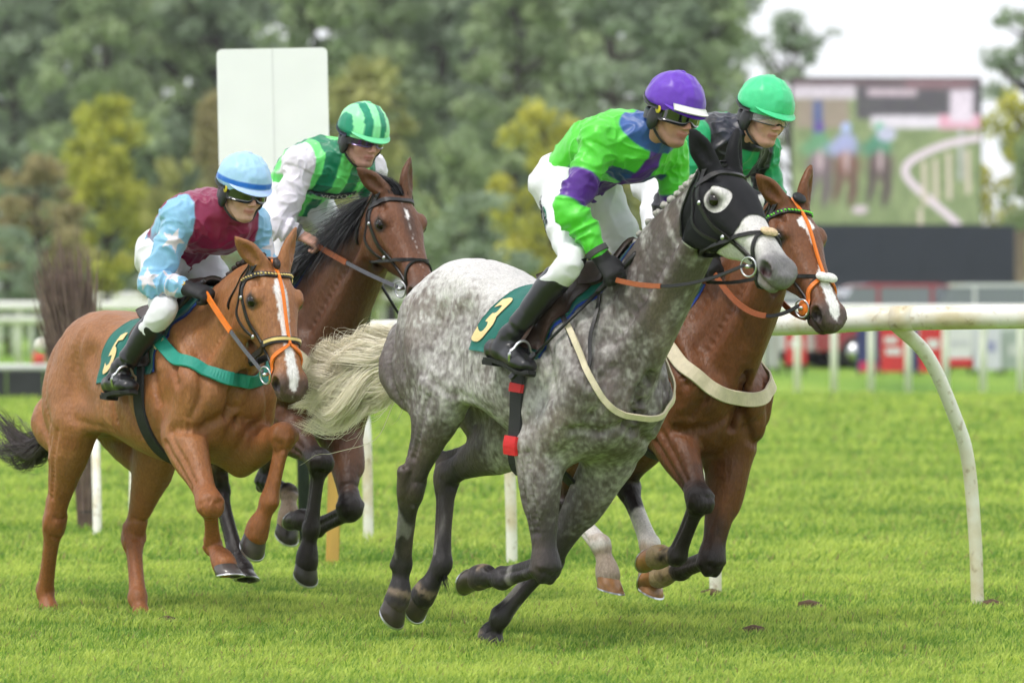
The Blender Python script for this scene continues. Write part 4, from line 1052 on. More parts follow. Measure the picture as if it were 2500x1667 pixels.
    nd = np.minimum(*(np.linalg.norm((hl - np.array([.562, sy * .068, -.084])) * (1, 1, 1), axis=1) for sy in (1, -1)))
    c = mixc(c, (.035, .010, .010) if kind == 'grey' else (.012, .008, .008), sstep(.036, .024, nd))
    c = mixc(c, (.05, .035, .032), head * sstep(.010, .004, np.abs(hl[:, 2] + .131)) * sstep(.48, .5, hl[:, 0]) * .7)
    c *= (1 + .10 * n4)[:, None]
    return np.clip(c, 0.004, .9)

MATS['coat'] = mat('coat', rough=.46, attr='coat', noise=.22, scale=130, bump=.8, bscale=70, spec=.36, stretch=(1, 1, .45), bdist=.006)
MATS['eye'] = mat('eye', (.010, .006, .004), .12, spec=.5)
MATS['leather'] = mat('leather', (.009, .008, .008), .42, noise=.25, scale=60, bump=.2, bscale=180)
MATS['brown_leather'] = mat('brown_leather', (.045, .026, .018), .45, noise=.3, scale=40, bump=.2, bscale=120)
MATS['rubber_brown'] = mat('rubber_brown', (.33, .085, .022), .55, noise=.15, scale=80, bump=.3, bscale=150)
MATS['orange'] = mat('orange', (.80, .19, .012), .5, noise=.08, scale=40)
MATS['cream'] = mat('cream', (.66, .58, .41), .6, noise=.10, scale=40, bump=.15, bscale=200)
MATS['teal'] = mat('teal', (.010, .27, .20), .6, noise=.10, scale=60, bump=.2, bscale=260)
MATS['cloth_green'] = mat('cloth_green', (.005, .135, .108), .72, noise=.12, scale=14, bump=.35, bscale=22, sheen=.15, bdist=.01)
MATS['print'] = mat('print', (.80, .60, .28), .6, noise=.05, scale=40)
MATS['black_web'] = mat('black_web', (.012, .012, .014), .7, noise=.2, scale=120, bump=.3, bscale=300)
MATS['blue_pad'] = mat('blue_pad', (.02, .06, .34), .7, noise=.1, scale=60)
MATS['hood'] = mat('hood', (.008, .008, .010), .7, noise=.25, scale=30, bump=.15, bscale=200, spec=.25)
MATS['brass'] = mat('brass', (.70, .55, .20), .35, .8)
MATS['sheepskin'] = mat('sheepskin', (.70, .52, .33), .9, noise=.3, scale=120, bump=1, bscale=160)
MATS['sheepskin_white'] = mat('sheepskin_white', (.82, .80, .78), .9, noise=.2, scale=120, bump=1, bscale=160)
MATS['green_web'] = mat('green_web', (.13, .62, .03), .6)
MATS['grey_web'] = mat('grey_web', (.11, .11, .13), .6, noise=.2, scale=80)

# ------------------------------------------------------------------ hair
def hair_mat(name, col, var=.35):
    m = mat(name, col, .5, noise=var, scale=60, spec=.4, stretch=(1, 1, 1)); return m
MATS['hair_cream'] = leaf_mat('hair_cream', trans=.35)
MATS['hair_dark'] = hair_mat('hair_dark', (.030, .018, .015))
MATS['hair_black'] = hair_mat('hair_black', (.010, .010, .012))
MATS['hair_grey'] = hair_mat('hair_grey', (.45, .43, .40), .3)

# ------------------------------------------------------------------ straps and patches that lie on a body
def ribbon(name, P, Nn, w, th, mt, parent, closed=False):
    """band with rectangular section along points P, face normals Nn"""
    P = np.asarray(P, float); Nn = nrm(Nn); n = len(P)
    if closed: T = np.roll(P, -1, 0) - np.roll(P, 1, 0)
    else: T = np.gradient(P, axis=0)
    T = nrm(T); S = nrm(np.cross(T, Nn)); Nn = nrm(np.cross(S, T))
    w = np.broadcast_to(np.asarray(w, float), (n,))[:, None]
    e = .35 * th
    rows = [P - S * w / 2, P - S * w / 2 * .9 + Nn * th, P + S * w / 2 * .9 + Nn * th, P + S * w / 2, P + S * w / 2 - Nn * e, P - S * w / 2 - Nn * e]
    V = np.stack(rows, 1).reshape(-1, 3); k = 6
    Q = []
    for i in range(n if closed else n - 1):
        j = (i + 1) % n
        Q += [(i * k + a, i * k + (a + 1) % k, j * k + (a + 1) % k, j * k + a) for a in range(k)]
    F3 = []
    if not closed:
        F3 = [(0, 2, 1), (0, 3, 2), (0, 4, 3), (0, 5, 4)]; b = (n - 1) * k
        F3 += [(b, b + 1, b + 2), (b, b + 2, b + 3), (b, b + 3, b + 4), (b, b + 4, b + 5)]
    return mesh_np(name, V, F4=np.array(Q), F3=np.array(F3) if F3 else None, mat=mt, parent=parent, smooth=False)

def snap(bvh, P, off=.003):
    out, nn = [], []
    for p in P:
        loc, n, _, _ = bvh.find_nearest(Vector(p))
        out.append(np.array(loc) + np.array(n) * off); nn.append(np.array(n))
    return np.array(out), np.array(nn)

def smooth_rows(A, it, closed=False):
    A = A.copy()
    for _ in range(it):
        if closed: A = (np.roll(A, 1, 0) + 2 * A + np.roll(A, -1, 0)) / 4
        else: A[1:-1] = (A[:-2] + 2 * A[1:-1] + A[2:]) / 4
    return A

def strap(name, ctrl, bvh, w, mt, parent, th=.004, n=8, off=.002, sm=2):
    P = catmull(ctrl, n); Q, N = snap(bvh, P, off); N = smooth_rows(N, 14); Q = smooth_rows(Q, sm)
    for it in range(2):     # lift any part of the smoothed band that sank into the body, edges included
        T = nrm(np.gradient(Q, axis=0)); S = nrm(np.cross(T, N))
        for i in range(len(Q)):
            need = 0.0
            for q in (Q[i], Q[i] + S[i] * w * .45, Q[i] - S[i] * w * .45):
                loc, n_, _, _ = bvh.find_nearest(Vector(q)); need = max(need, off - (q - np.array(loc)) @ np.array(n_))
            Q[i] = Q[i] + N[i] * min(need, .05)
        Q = smooth_rows(Q, 1)
    return ribbon(name, Q, N, w, th, mt, parent)

def loop(name, bvh, c, u, v, w, mt, parent, th=.004, n=44, off=.002, r=.5, sm=2, arc=None, hull=True):
    """closed band round a body: rays from outside to centre c in the plane u, v"""
    c, u, v = (np.asarray(q, float) for q in (c, u, v))
    th_ = np.linspace(0, 2 * np.pi, n, endpoint=False) if arc is None else np.linspace(arc[0], arc[1], n)
    P, N = [], []
    for a in th_:
        d = u * math.cos(a) + v * math.sin(a)
        h = bvh.ray_cast(Vector(c + d * r), Vector(-d), r)
        if h[0] is None: continue
        P.append(np.array(h[0]) + np.array(h[1]) * off); N.append(d)
    P, N = np.array(P), np.array(N)
    cl = arc is None
    P = smooth_rows(P, sm, cl)
    return ribbon(name, P, N, w, th, mt, parent, closed=cl)

def torus(name, c, nrmv, R_, r_, mt, parent, n=28, k=8):
    nz = nrm(nrmv); u = nrm(np.cross(nz, (0.3, .1, .9))); v = np.cross(nz, u); V = []
    for i in range(n):
        a = 2 * np.pi * i / n; d = u * math.cos(a) + v * math.sin(a)
        for j in range(k):
            b = 2 * np.pi * j / k; V.append(np.asarray(c) + d * (R_ + r_ * math.cos(b)) + nz * r_ * math.sin(b))
    Q = [(i * k + j, i * k + (j + 1) % k, ((i + 1) % n) * k + (j + 1) % k, ((i + 1) % n) * k + j) for i in range(n) for j in range(k)]
    return mesh_np(name, np.array(V), F4=np.array(Q), mat=mt, parent=parent)

def tube_mesh(name, P, r, mt, parent, k=8, closed_ends=True):
    P = np.asarray(P, float); n = len(P); r = np.broadcast_to(np.asarray(r, float), (n,))
    T = nrm(np.gradient(P, axis=0)); ref = np.array([.21, .33, .92]); V = []
    S = nrm(np.cross(T, ref)); U = np.cross(S, T)
    a = np.arange(k) * 2 * np.pi / k
    V = (P[:, None] + r[:, None, None] * (S[:, None] * np.cos(a)[None, :, None] + U[:, None] * np.sin(a)[None, :, None])).reshape(-1, 3)
    Q = [(i * k + j, i * k + (j + 1) % k, (i + 1) * k + (j + 1) % k, (i + 1) * k + j) for i in range(n - 1) for j in range(k)]
    F3 = None
    if closed_ends:
        V = np.vstack([V, P[:1], P[-1:]]); c0, c1 = n * k, n * k + 1
        F3 = [(c0, (j + 1) % k, j) for j in range(k)] + [(c1, (n - 1) * k + j, (n - 1) * k + (j + 1) % k) for j in range(k)]
    return mesh_np(name, V, F4=np.array(Q), F3=np.array(F3) if F3 else None, mat=mt, parent=parent)

def ball(name, c, r, mt, parent, axes=None, n=14, m=9):
    r = np.broadcast_to(np.asarray(r, float), (3,)); ax = np.eye(3) if axes is None else np.asarray(axes)
    V = [(0, 0, 1)]
    for i in range(1, m):
        p = np.pi * i / m
        V += [(math.sin(p) * math.cos(2 * np.pi * j / n), math.sin(p) * math.sin(2 * np.pi * j / n), math.cos(p)) for j in range(n)]
    V.append((0, 0, -1)); V = np.asarray(c) + (np.array(V) * r) @ ax
    Q = [(1 + i * n + j, 1 + (i + 1) * n + j, 1 + (i + 1) * n + (j + 1) % n, 1 + i * n + (j + 1) % n) for i in range(m - 2) for j in range(n)]
    l = 1 + (m - 1) * n
    F3 = [(0, 1 + j, 1 + (j + 1) % n) for j in range(n)] + [(l, l - n + (j + 1) % n, l - n + j) for j in range(n)]
    return mesh_np(name, V, F4=np.array(Q), F3=np.array(F3), mat=mt, parent=parent)

def text_mesh(body, size=1.0, bold=0.02, cuts=3):
    """flat letters as vertices (n,2) and polygons, centred"""
    import bmesh
    cu = bpy.data.curves.new('lettering', 'FONT'); cu.body = body; cu.size = size; cu.offset = bold * size; cu.resolution_u = 6
    cu.align_x = 'CENTER'; cu.align_y = 'CENTER'
    o = bpy.data.objects.new('lettering_tmp', cu); COL.objects.link(o)
    bpy.context.view_layer.update()
    me = bpy.data.meshes.new_from_object(o.evaluated_get(bpy.context.evaluated_depsgraph_get()))
    bm = bmesh.new(); bm.from_mesh(me)
    bmesh.ops.triangulate(bm, faces=bm.faces)
    for _ in range(cuts):
        le = [e for e in bm.edges if e.calc_length() > size * .10]
        if not le: break
        bmesh.ops.subdivide_edges(bm, edges=le, cuts=1)
        bmesh.ops.triangulate(bm, faces=bm.faces)
    V = np.array([v.co[:2] for v in bm.verts]); bm.verts.index_update()
    F = np.array([[v.index for v in f.verts] for f in bm.faces])
    bm.free(); bpy.data.meshes.remove(me); bpy.data.objects.remove(o); bpy.data.curves.remove(cu)
    return V, F

# ------------------------------------------------------------------ one horse
def garment_from(V, Q, N, g, off, name, mt, parent, slide=None):
    """a thin cover cut from a body surface where g(V) > 0"""
    gv = g(V); keep = (gv[Q] > 0).any(1); q = Q[keep]; used = np.unique(q)
    W = V.copy(); neg = used[gv[used] < 0]
    if len(neg):
        for _ in range(3):
            p = W[neg]; e = 1e-3; g0 = g(p)
            gr = np.stack([(g(p + np.eye(3)[i] * e) - g0) / e for i in range(3)], 1)
            nn = N[neg]; gr = gr - nn * (gr * nn).sum(1, keepdims=True)
            st = -g0[:, None] * gr / np.maximum((gr * gr).sum(1, keepdims=True), 1e-6)
            ln = np.linalg.norm(st, axis=1, keepdims=True); st *= np.minimum(1, .012 / np.maximum(ln, 1e-9))
            W[neg] = p + st
    W = W + N * off; mp = np.full(len(V), -1); mp[used] = np.arange(len(used))
    return mesh_np(name, W[used], F4=mp[q], mat=mt, parent=parent)

def on_trunk(hs, bvh, x, ang, sy, off, zc=1.2):
    """point on the trunk: x along, ang from the spine (degrees) on side sy"""
    a = R(ang); d = hs.trv((0, sy * math.sin(a), math.cos(a))); c = hs.tr((x, 0, zc))
    h = bvh.ray_cast(Vector(c + d * .8), Vector(-d), .8)
    p = np.array(h[0]) if h[0] is not None else c + d * .3
    return p + d * off, d

def sheet(name, G, th, mt, parent):
    """thin solid sheet from a grid of points (m, n, 3) thickened along its normals"""
    m, n, _ = G.shape
    du = np.gradient(G, axis=0); dv = np.gradient(G, axis=1); Nn = nrm(np.cross(du, dv))
    V = np.concatenate([G.reshape(-1, 3), (G + Nn * th).reshape(-1, 3)]); o = m * n
    Q = []
    for i in range(m - 1):
        for j in range(n - 1):
            a, b, c, d = i * n + j, i * n + j + 1, (i + 1) * n + j + 1, (i + 1) * n + j
            Q += [(a, d, c, b) if False else (a, b, c, d)[::-1], (o + a, o + b, o + c, o + d)]
    rim = [(i, 0) for i in range(m)] + [(m - 1, j) for j in range(1, n)] + [(i, n - 1) for i in range(m - 2, -1, -1)] + [(0, j) for j in range(n - 2, 0, -1)]
    ids = [i * n + j for i, j in rim]
    for k in range(len(ids)):
        a, b = ids[k], ids[(k + 1) % len(ids)]; Q.append((a, b, o + b, o + a))
    ob = mesh_np(name, V, F4=np.array(Q), mat=mt, parent=parent)
    return ob

GROOVES = [   # lines over the muscles in trunk coordinates (left side), depth, width
    ([(.34, .10, 1.52), (.46, .20, 1.40), (.57, .22, 1.27), (.65, .19, 1.13)], -.013, .024),
    ([(.19, .27, 1.36), (.21, .30, 1.20), (.25, .29, 1.04), (.29, .26, .92)], -.012, .026),
    ([(.36, .17, 1.47), (.44, .23, 1.33), (.50, .24, 1.21)], .007, .024),
    ([(.31, .25, 1.36), (.42, .28, 1.22), (.49, .26, 1.06)], -.010, .020),
    ([(-.23, .24, 1.44), (-.29, .28, 1.27), (-.30, .27, 1.08)], -.009, .032),
    ([(-.62, .17, 1.40), (-.66, .21, 1.24), (-.61, .25, 1.08), (-.52, .25, .94)], -.013, .024),
    ([(-.48, .22, 1.44), (-.52, .26, 1.26), (-.46, .27, 1.06)], -.007, .026),
    ([(.78, .02, 1.00), (.70, .12, .93), (.58, .20, .93)], -.013, .022),
    ([(.80, .0, 1.18), (.80, .0, 1.05), (.76, .0, .92)], -.016, .020),
    ([(.74, .17, 1.20), (.74, .17, 1.08), (.68, .19, .98)], -.009, .020),
    ([(-.14, .27, 1.33), (-.10, .28, 1.27)], -.016, .060),
    ([(-.08, .29, 1.36), (-.06, .31, 1.18), (-.03, .29, 1.00)], -.0035, .014), ([(.0, .30, 1.36), (.02, .31, 1.18), (.05, .29, 1.0)], -.0035, .014), ([(.08, .30, 1.34), (.10, .31, 1.17), (.13, .29, 1.0)], -.0035, .014),
    ([(.05, .26, .97), (-.15, .26, 1.0), (-.28, .25, 1.05)], -.006, .02)]

def carve(hs, V, N, bvh):
    """press shallow grooves and tendon lines into a body surface"""
    disp = np.zeros(len(V)); lines = []
    for pts, dep, wd in GROOVES:
        for sy in (1, -1): lines.append(([hs.tr(np.array(p) * (1, sy, 1)) for p in pts], dep, wd))
    PP, ups = hs.neck_line
    for sy in (1, -1):
        lines.append(([PP[j, :3] - ups[j] * PP[j, 3] * .42 + np.array([0, sy * PP[j, 4] * 1.0, 0]) for j in (7, 13, 20, 27)], -.010, .022))
        lines.append(([PP[j, :3] + ups[j] * PP[j, 3] * .25 + np.array([0, sy * PP[j, 4] * 1.1, 0]) for j in (8, 15, 22)], -.006, .030))
    for k, J in hs.legs.items():
        J = np.array(J, float); sy = 1 if k[0] == 'L' else -1
        ax = nrm(J[1] - J[0]); bk = nrm(np.cross((0, 1, 0), ax)); bk = bk if bk[0] < 0 else -bk
        for o_ in (-.35, .30):
            lines.append(([J[0] + (J[1] - J[0]) * t + np.array([0, sy * .09, 0]) + bk * .09 * o_ for t in (.08, .4, .75)], -.008, .013))
        ax = nrm(J[2] - J[1]); b2 = nrm(np.cross((0, 1, 0), ax)); b2 = b2 if b2 @ bk > 0 else -b2
        for s_ in (1, -1):
            lines.append(([J[1] + (J[2] - J[1]) * t + np.array([0, s_ * .04, 0]) + b2 * .014 for t in (.22, .5, .86)], -.0065, .009))
            lines.append(([J[1] + (J[2] - J[1]) * t + np.array([0, s_ * .06, 0]) - b2 * .02 for t in (-.12, .10)], .005, .016))
        lines.append(([J[1] + ax * .055 - b2 * .06 + np.array([0, q, 0]) for q in (-.03, 0, .03)], -.006, .012))
        lines.append(([J[1] - nrm(J[1] - J[0]) * .05 - b2 * .06 + np.array([0, q, 0]) for q in (-.03, 0, .03)], -.005, .012))
        lines.append(([J[2] * .6 + J[3] * .4 + b2 * .05 + np.array([0, q, 0]) for q in (-.03, 0, .03)], -.008, .012))
    for pts, dep, wd in lines:
        C = catmull(pts, 7); Q, _ = snap(bvh, C, 0)
        lo, hi = Q.min(0) - 2.6 * wd, Q.max(0) + 2.6 * wd
        ix = np.where(((V > lo) & (V < hi)).all(1))[0]
        if not len(ix): continue
        d = np.min(((V[ix][:, None] - Q[None]) ** 2).sum(2), 1)
        e = dep * 1.5 * np.exp(-d / wd ** 2); disp[ix] += e
    return V + N * disp[:, None]

def make_horse(key, hs, res):
    root = empty('horse'); root.matrix_world = hs.MW; tag(root, hs.label, 'horse', 'racehorses galloping over the turf')
    Fd = horse_field(hs, res); V, Q = Fd.mesh(); del Fd
    V = relax(V, Q, 2); N = vnormals(V, Q)
    V = carve(hs, V, N, BVHTree.FromPolygons(V.tolist(), Q.tolist())); V = relax(V, Q, 1); N = vnormals(V, Q)
    hl = hs.to_head(V); hm = 1 - sstep(-.10, .0, hl[:, 0]) * (np.abs(hl[:, 1]) < .2) * (hl[:, 2] < .3)       # skin over muscle: soft hollows and folds, not on the head
    lg = np.max(np.stack(list(leg_masks(hs, V).values())), 0)
    V = V + N * ((hm * (1 - .75 * sstep(.3, .9, lg))) * (.0048 * vnoise(V * (1, 1, .7), 13, 41) + .0030 * (np.abs(vnoise(V * (1, 1, .6), 22, 42)) - .4) + .0010 * vnoise(V, 60, 43)))[:, None]
    N = vnormals(V, Q)
    body = mesh_np('body', V, F4=Q, mat=MATS['coat'], parent=root)
    set_col(body, coat_colours(hs, V, N))
    hs.root, hs.V, hs.Q, hs.N = root, V, Q, N
    hs.bvh = BVHTree.FromPolygons(V.tolist(), Q.tolist())
    for k, J in hs.legs.items(): hoof(hs, root, J, k[1], {'hoof': hs.hoof_mat}, 1)
    for sy in (1, -1):
        ball('eye', hs.hd((.176, sy * .1025, -.046)), .0265 * hs.HS, MATS['eye'], root)
    return root
# ------------------------------------------------------------------ tack
def make_bridle(hs, root, lea='leather', brow='leather', nose='grackle', orange=False, brow_pieces=None, ring_mat='steel'):
    B = hs.bvh; H = hs.hd; lm = MATS[lea]; S = hs.HS
    br = empty('bridle'); br.parent = root
    U = hs.HM
    for sy in (1, -1):
        strap('cheekpiece', [H(p) for p in ((.0, 0, .02), (.025, sy * .075, -.015), (.10, sy * .12, -.085), (.22, sy * .11, -.125), (.34, sy * .085, -.130), (.455, sy * .07, -.124))], B, .019 * S, lm, br, .005)
        strap('headstall', [H(p) for p in ((-.012, 0, .02), (.01, sy * .085, -.02), (.06, sy * .125, -.11), (.15, sy * .12, -.19), (.28, sy * .09, -.17))], B, .014 * S, lm, br, .004)
        strap('throat_lash', [H(p) for p in ((.0, sy * .075, -.02), (.0, sy * .11, -.11), (.035, sy * .105, -.20), (.075, sy * .05, -.29), (.085, 0, -.29))], B, .011 * S, lm, br, .004, off=.004)
        c = H((.487, sy * .080, -.127))
        torus('bit_ring', c, U[1] * sy + U[0] * .25, .036 * S, .0038, MATS[ring_mat], br)
        tube_mesh('bit_cheek', [H((.475, sy * .055, -.128)), H((.487, sy * .09, -.127))], .008, MATS[ring_mat], br)
        ball('buckle', H((.30, sy * .095, -.128)), (.011, .006, .011), MATS['steel'], br, U, 8, 5)
        ball('buckle', H((.13, sy * .128, -.095)), (.010, .006, .010), MATS['steel'], br, U, 8, 5)
    strap('browband', [H(p) for p in ((.055, -.125, -.07), (.062, -.10, -.02), (.078, -.055, .02), (.085, 0, .03), (.078, .055, .02), (.062, .10, -.02), (.055, .125, -.07))], B, .024 * S, MATS[brow], br, .007, 6)
    if brow_pieces:   # small teeth or studs along the browband
        P = catmull([H(p) for p in ((.055, -.125, -.07), (.062, -.10, -.02), (.078, -.055, .02), (.085, 0, .03), (.078, .055, .02), (.062, .10, -.02), (.055, .125, -.07))], 4)
        P, N = snap(B, P, .011)
        for p, n_ in zip(P, N):
            ball('stud', p, (.0075, .0065, .003), MATS[brow_pieces], br, np.array([U[1], U[0], np.cross(U[1], U[0])]), 6, 4)
    z = np.array([0, 0, 1.])
    def hl(name, top_x, bot_x, w_, m_, th=.005, arc=None):
        a, b = H((top_x, 0, -.02)), H((bot_x, 0, -.17)); c = (a + b) / 2
        loop(name, B, c, U[1], nrm(a - b), w_ * S, m_, br, th, 48, .003, .3, 2, arc)
    if nose == 'grackle':
        hl('noseband', .405, .275, .016, lm); hl('noseband', .405, .515, .016, lm)
    else:
        hl('noseband', .375, .335, .030, MATS['leather'], .008)
        if nose == 'gold': hl('noseband_plate', .374, .335, .014, MATS['brass'], .012, (R(15), R(165)))
    if orange:
        om = MATS['orange']
        P = [(.0, 0, .03), (.05, 0, .03), (.12, 0, .03), (.22, 0, .02), (.32, 0, .0), (.40, 0, -.01)]
        strap('face_strap', [H(p) for p in P], B, .012 * S, om, br, .007, 6, .006)
        for sy in (1, -1):
            Q, N = snap(B, catmull([H(p) for p in ((.40, sy * .004, -.015), (.43, sy * .045, -.045), (.455, sy * .075, -.08), (.48, sy * .08, -.115), (.50, sy * .07, -.14))], 6), .006)
            ribbon('face_strap_branch', smooth_rows(Q, 2), N, np.linspace(.012, .034, len(Q)) * S, .006, om, br)
    return br

def make_rein(hs, root, br_pt, hand, sag, mt1, mt2, split=.55, w=.014):
    """two-piece rein: leather at the bit, rubber grip at the hand"""
    a, b = np.asarray(br_pt, float), np.asarray(hand, float); t = np.linspace(0, 1, 26)[:, None]
    P = a + (b - a) * t + np.array([0, 0, -1.]) * sag * 4 * t * (1 - t)
    sgn = 1 if a[1] > 0 else -1
    for it in range(3):     # keep the rein outside the neck
        for i in range(1, 25):
            loc, n_, _, _ = hs.bvh.find_nearest(Vector(P[i])); loc, n_ = np.array(loc), np.array(n_)
            if (P[i] - loc) @ n_ < .010: P[i] = loc + n_ * .012
        P = smooth_rows(P, 2)
    side = nrm(np.cross(b - a, (0, 0, 1))) * 1.0; side = side * (1 if side[1] * sgn > 0 else -1); N = np.tile(side, (26, 1))
    i = int(26 * split)
    o = ribbon('rein', P[:i + 1], N[:i + 1], w, .004, mt1, root)
    ribbon('rein_grip', P[i:], N[i:], w * 1.5, .006, mt2, o)
    return o

def make_saddlery(hs, root, cloth, number=None, num_c=(.03, 66), num_size=.28, girth_w=.085, red_loops=False, cloth_mat='cloth_green'):
    B = hs.bvh; xr0, xr1, xf0, xf1, a1 = cloth   # rear top, rear bottom, front top, front bottom, bottom angle
    def cl(u, ang, sy, off):
        s_ = abs(ang) / a1; x = (xr0 + (xr1 - xr0) * s_) * (1 - u) + (xf0 + (xf1 - xf0) * s_) * u
        p, d = on_trunk(hs, B, x, abs(ang), sy, off)
        rip = .006 * math.sin(9 * x * 6.3 + 3 * s_) * s_ ** 2 + .004 * math.sin(31 * x + 7 * s_) * s_
        return p + d * rip
    angs = np.linspace(-a1, a1, 41); us = np.linspace(0, 1, 26)
    G = np.array([[cl(u, a, 1 if a > 0 else -1, .008) for u in us] for a in angs])
    co = sheet('saddle_cloth', G, .003, MATS[cloth_mat], root)
    G2 = np.array([[cl(.06 + .965 * u, a, 1 if a > 0 else -1, .004) for u in us] for a in angs * .985])
    sheet('saddle_pad', G2, .002, MATS['blue_pad'], root)
    # number print on both sides of the cloth
    if number:
        V2, F = text_mesh(number, num_size, .03)
        for sy in (-1, 1):
            W = []
            for a, b in V2:
                x = num_c[0] + a * (-sy) * .72; ang = num_c[1] - b / .31 * 57.3
                s_ = ang / a1; x += (xr1 - xr0) * (s_ - num_c[1] / a1)
                p, d = on_trunk(hs, B, x, ang, sy, .0135); u = (x - (xr0 + (xr1 - xr0) * s_)) / max(.05, (xf0 + (xf1 - xf0) * s_) - (xr0 + (xr1 - xr0) * s_))
                rip = .006 * math.sin(9 * x * 6.3 + 3 * s_) * s_ ** 2 + .004 * math.sin(31 * x + 7 * s_) * s_
                W.append(p + d * rip)
            Fq = F if sy < 0 else F[:, ::-1]
            o = mesh_np('number_print', np.array(W), F3=Fq, mat=MATS['print'], parent=co)
    # racing saddle: seat, flaps
    sd = empty('saddle'); sd.parent = root
    x0, x1 = xr0 + .03, xf0 - .05
    us = np.linspace(0, 1, 22); an = np.linspace(-34, 34, 17)
    G = []
    for a in an:
        row = []
        for u in us:
            x = x0 + (x1 - x0) * u; e = (2 * u - 1); w_ = 1 - .35 * e * e
            off = .030 + .060 * max(0, -e - .35) ** 1.2 + .050 * max(0, e - .35) ** 1.2 - .012 * (a / 34) ** 2
            p, d = on_trunk(hs, B, x, abs(a) * w_, 1 if a > 0 else -1, off); row.append(p)
        G.append(row)
    sheet('seat', np.array(G), .018, MATS['brown_leather'], sd)
    for sy in (1, -1):
        G = []
        for a in np.linspace(14, 84, 16):
            s_ = (a - 14) / 70
            row = []
            for u in np.linspace(0, 1, 10):
                x = (x0 + .15) * (1 - u) + (x1 - .03) * u - .06 * s_ + (.5 - u) * .12 * s_ * s_
                p, d = on_trunk(hs, B, x, a, sy, .019 + .004 * math.sin(u * 3.1)); row.append(p)
            G.append(row if sy < 0 else row[::-1])
        sheet('flap', np.array(G), .005, MATS['brown_leather'], sd)
        # stirrup leather and iron
        top, d = on_trunk(hs, B, (x0 + x1) / 2 + .02, 40, sy, .032); foot = np.array(hs.foot) * (1, sy, 1)
        pts = [top, (top + foot) / 2 + np.array([0, .02 * sy, .0]), foot + np.array([.0, 0, .10])]
        ribbon('stirrup_leather', catmull(pts, 8), np.tile((0, sy, .1), (17, 1)), .020, .004, MATS['brown_leather'], sd)
        th = np.linspace(0, 2 * np.pi, 33)
        ir = np.array([foot + np.array([.012 * math.cos(t_), .058 * math.sin(t_) * (1 if math.cos(t_) < .3 else .75), .055 * math.cos(t_) + .045]) for t_ in th])
        tube_mesh('stirrup_iron', ir, .006, MATS['steel'], sd, 7, False)
    # girth
    c = hs.tr((hs.girth_x, 0, 1.2))
    loop('girth', B, c, np.array([0, 1., 0]), hs.trv((0, 0, 1)), girth_w, MATS['black_web'], root, .008, 60, .005, .7, 10, (R(172), R(368)))
    if red_loops:
        for a0, a1_ in ((R(203), R(209)), (R(232), R(238))):
            loop('girth_keeper', B, c, np.array([0, 1., 0]), hs.trv((0, 0, 1)), girth_w * 1.06, MATS['red'], root, .010, 5, .008, .7, 0, (a0, a1_))
    return co

def make_breast_band(hs, root, pts, w, mt, name='breast_band', th=.006):
    P = [hs.tr(p) for p in pts] + [hs.tr(np.array(p) * (1, -1, 1)) for p in pts[::-1][1:]]
    return strap(name, P, hs.bvh, w, mt, root, th, 8, .011, 14)

def plaits(hs, root, j0, j1, n, r, mt, lift=1.0):
    PP, ups = hs.neck_line; idx = np.linspace(j0, j1, n)
    V0 = None
    for q, f in enumerate(idx):
        i = int(f); t = f - i; i2 = min(i + 1, len(PP) - 1)
        c = PP[i, :3] * (1 - t) + PP[i2, :3] * t; u = nrm(ups[i]); a = PP[i, 3] * (1 - t) + PP[i2, 3] * t
        h = hs.bvh.ray_cast(Vector(c + u * .5), Vector(-u), .5); base = np.array(h[0]) if h[0] is not None else c + u * a
        ax = nrm(PP[i2, :3] - PP[i, :3]) if i2 > i else nrm(PP[i, :3] - PP[i - 1, :3]); sd = np.cross(ax, u)
        rg = np.random.default_rng(q)
        V, F4, F3, o = [], [], [], 0
        for m in range(4):   # a knotted plait: four lobes rolled over each other
            an = m * 1.57 + rg.random(); cc = base + u * r * (.55 + .45 * (m % 2)) + ax * r * .55 * math.cos(an) + sd * (-.5 + .8 * math.sin(an)) * r
            rr = r * np.array([.75, .62, .62]) * (.85 + .3 * rg.random())
            for i_ in range(6):
                p = np.pi * i_ / 5
                for j_ in range(8):
                    V.append(cc + (ax * math.sin(p) * math.cos(j_ * .785) * rr[0] + sd * math.sin(p) * math.sin(j_ * .785) * rr[1] + u * math.cos(p) * rr[2]) * (1 + .15 * rg.normal()))
            F4 += [(o + i_ * 8 + j_, o + (i_ + 1) * 8 + j_, o + (i_ + 1) * 8 + (j_ + 1) % 8, o + i_ * 8 + (j_ + 1) % 8) for i_ in range(5) for j_ in range(8)]
            o += 48
        mesh_np('plait', np.array(V), F4=np.array(F4), mat=mt, parent=root)

def crest_point(hs, f):
    PP, ups = hs.neck_line; i = min(int(f), len(PP) - 2); t = f - i
    c = PP[i, :3] * (1 - t) + PP[i + 1, :3] * t; u = nrm(ups[i])
    h = hs.bvh.ray_cast(Vector(c + u * .5), Vector(-u), .5)
    return (np.array(h[0]) if h[0] is not None else c + u * PP[i, 3]), u

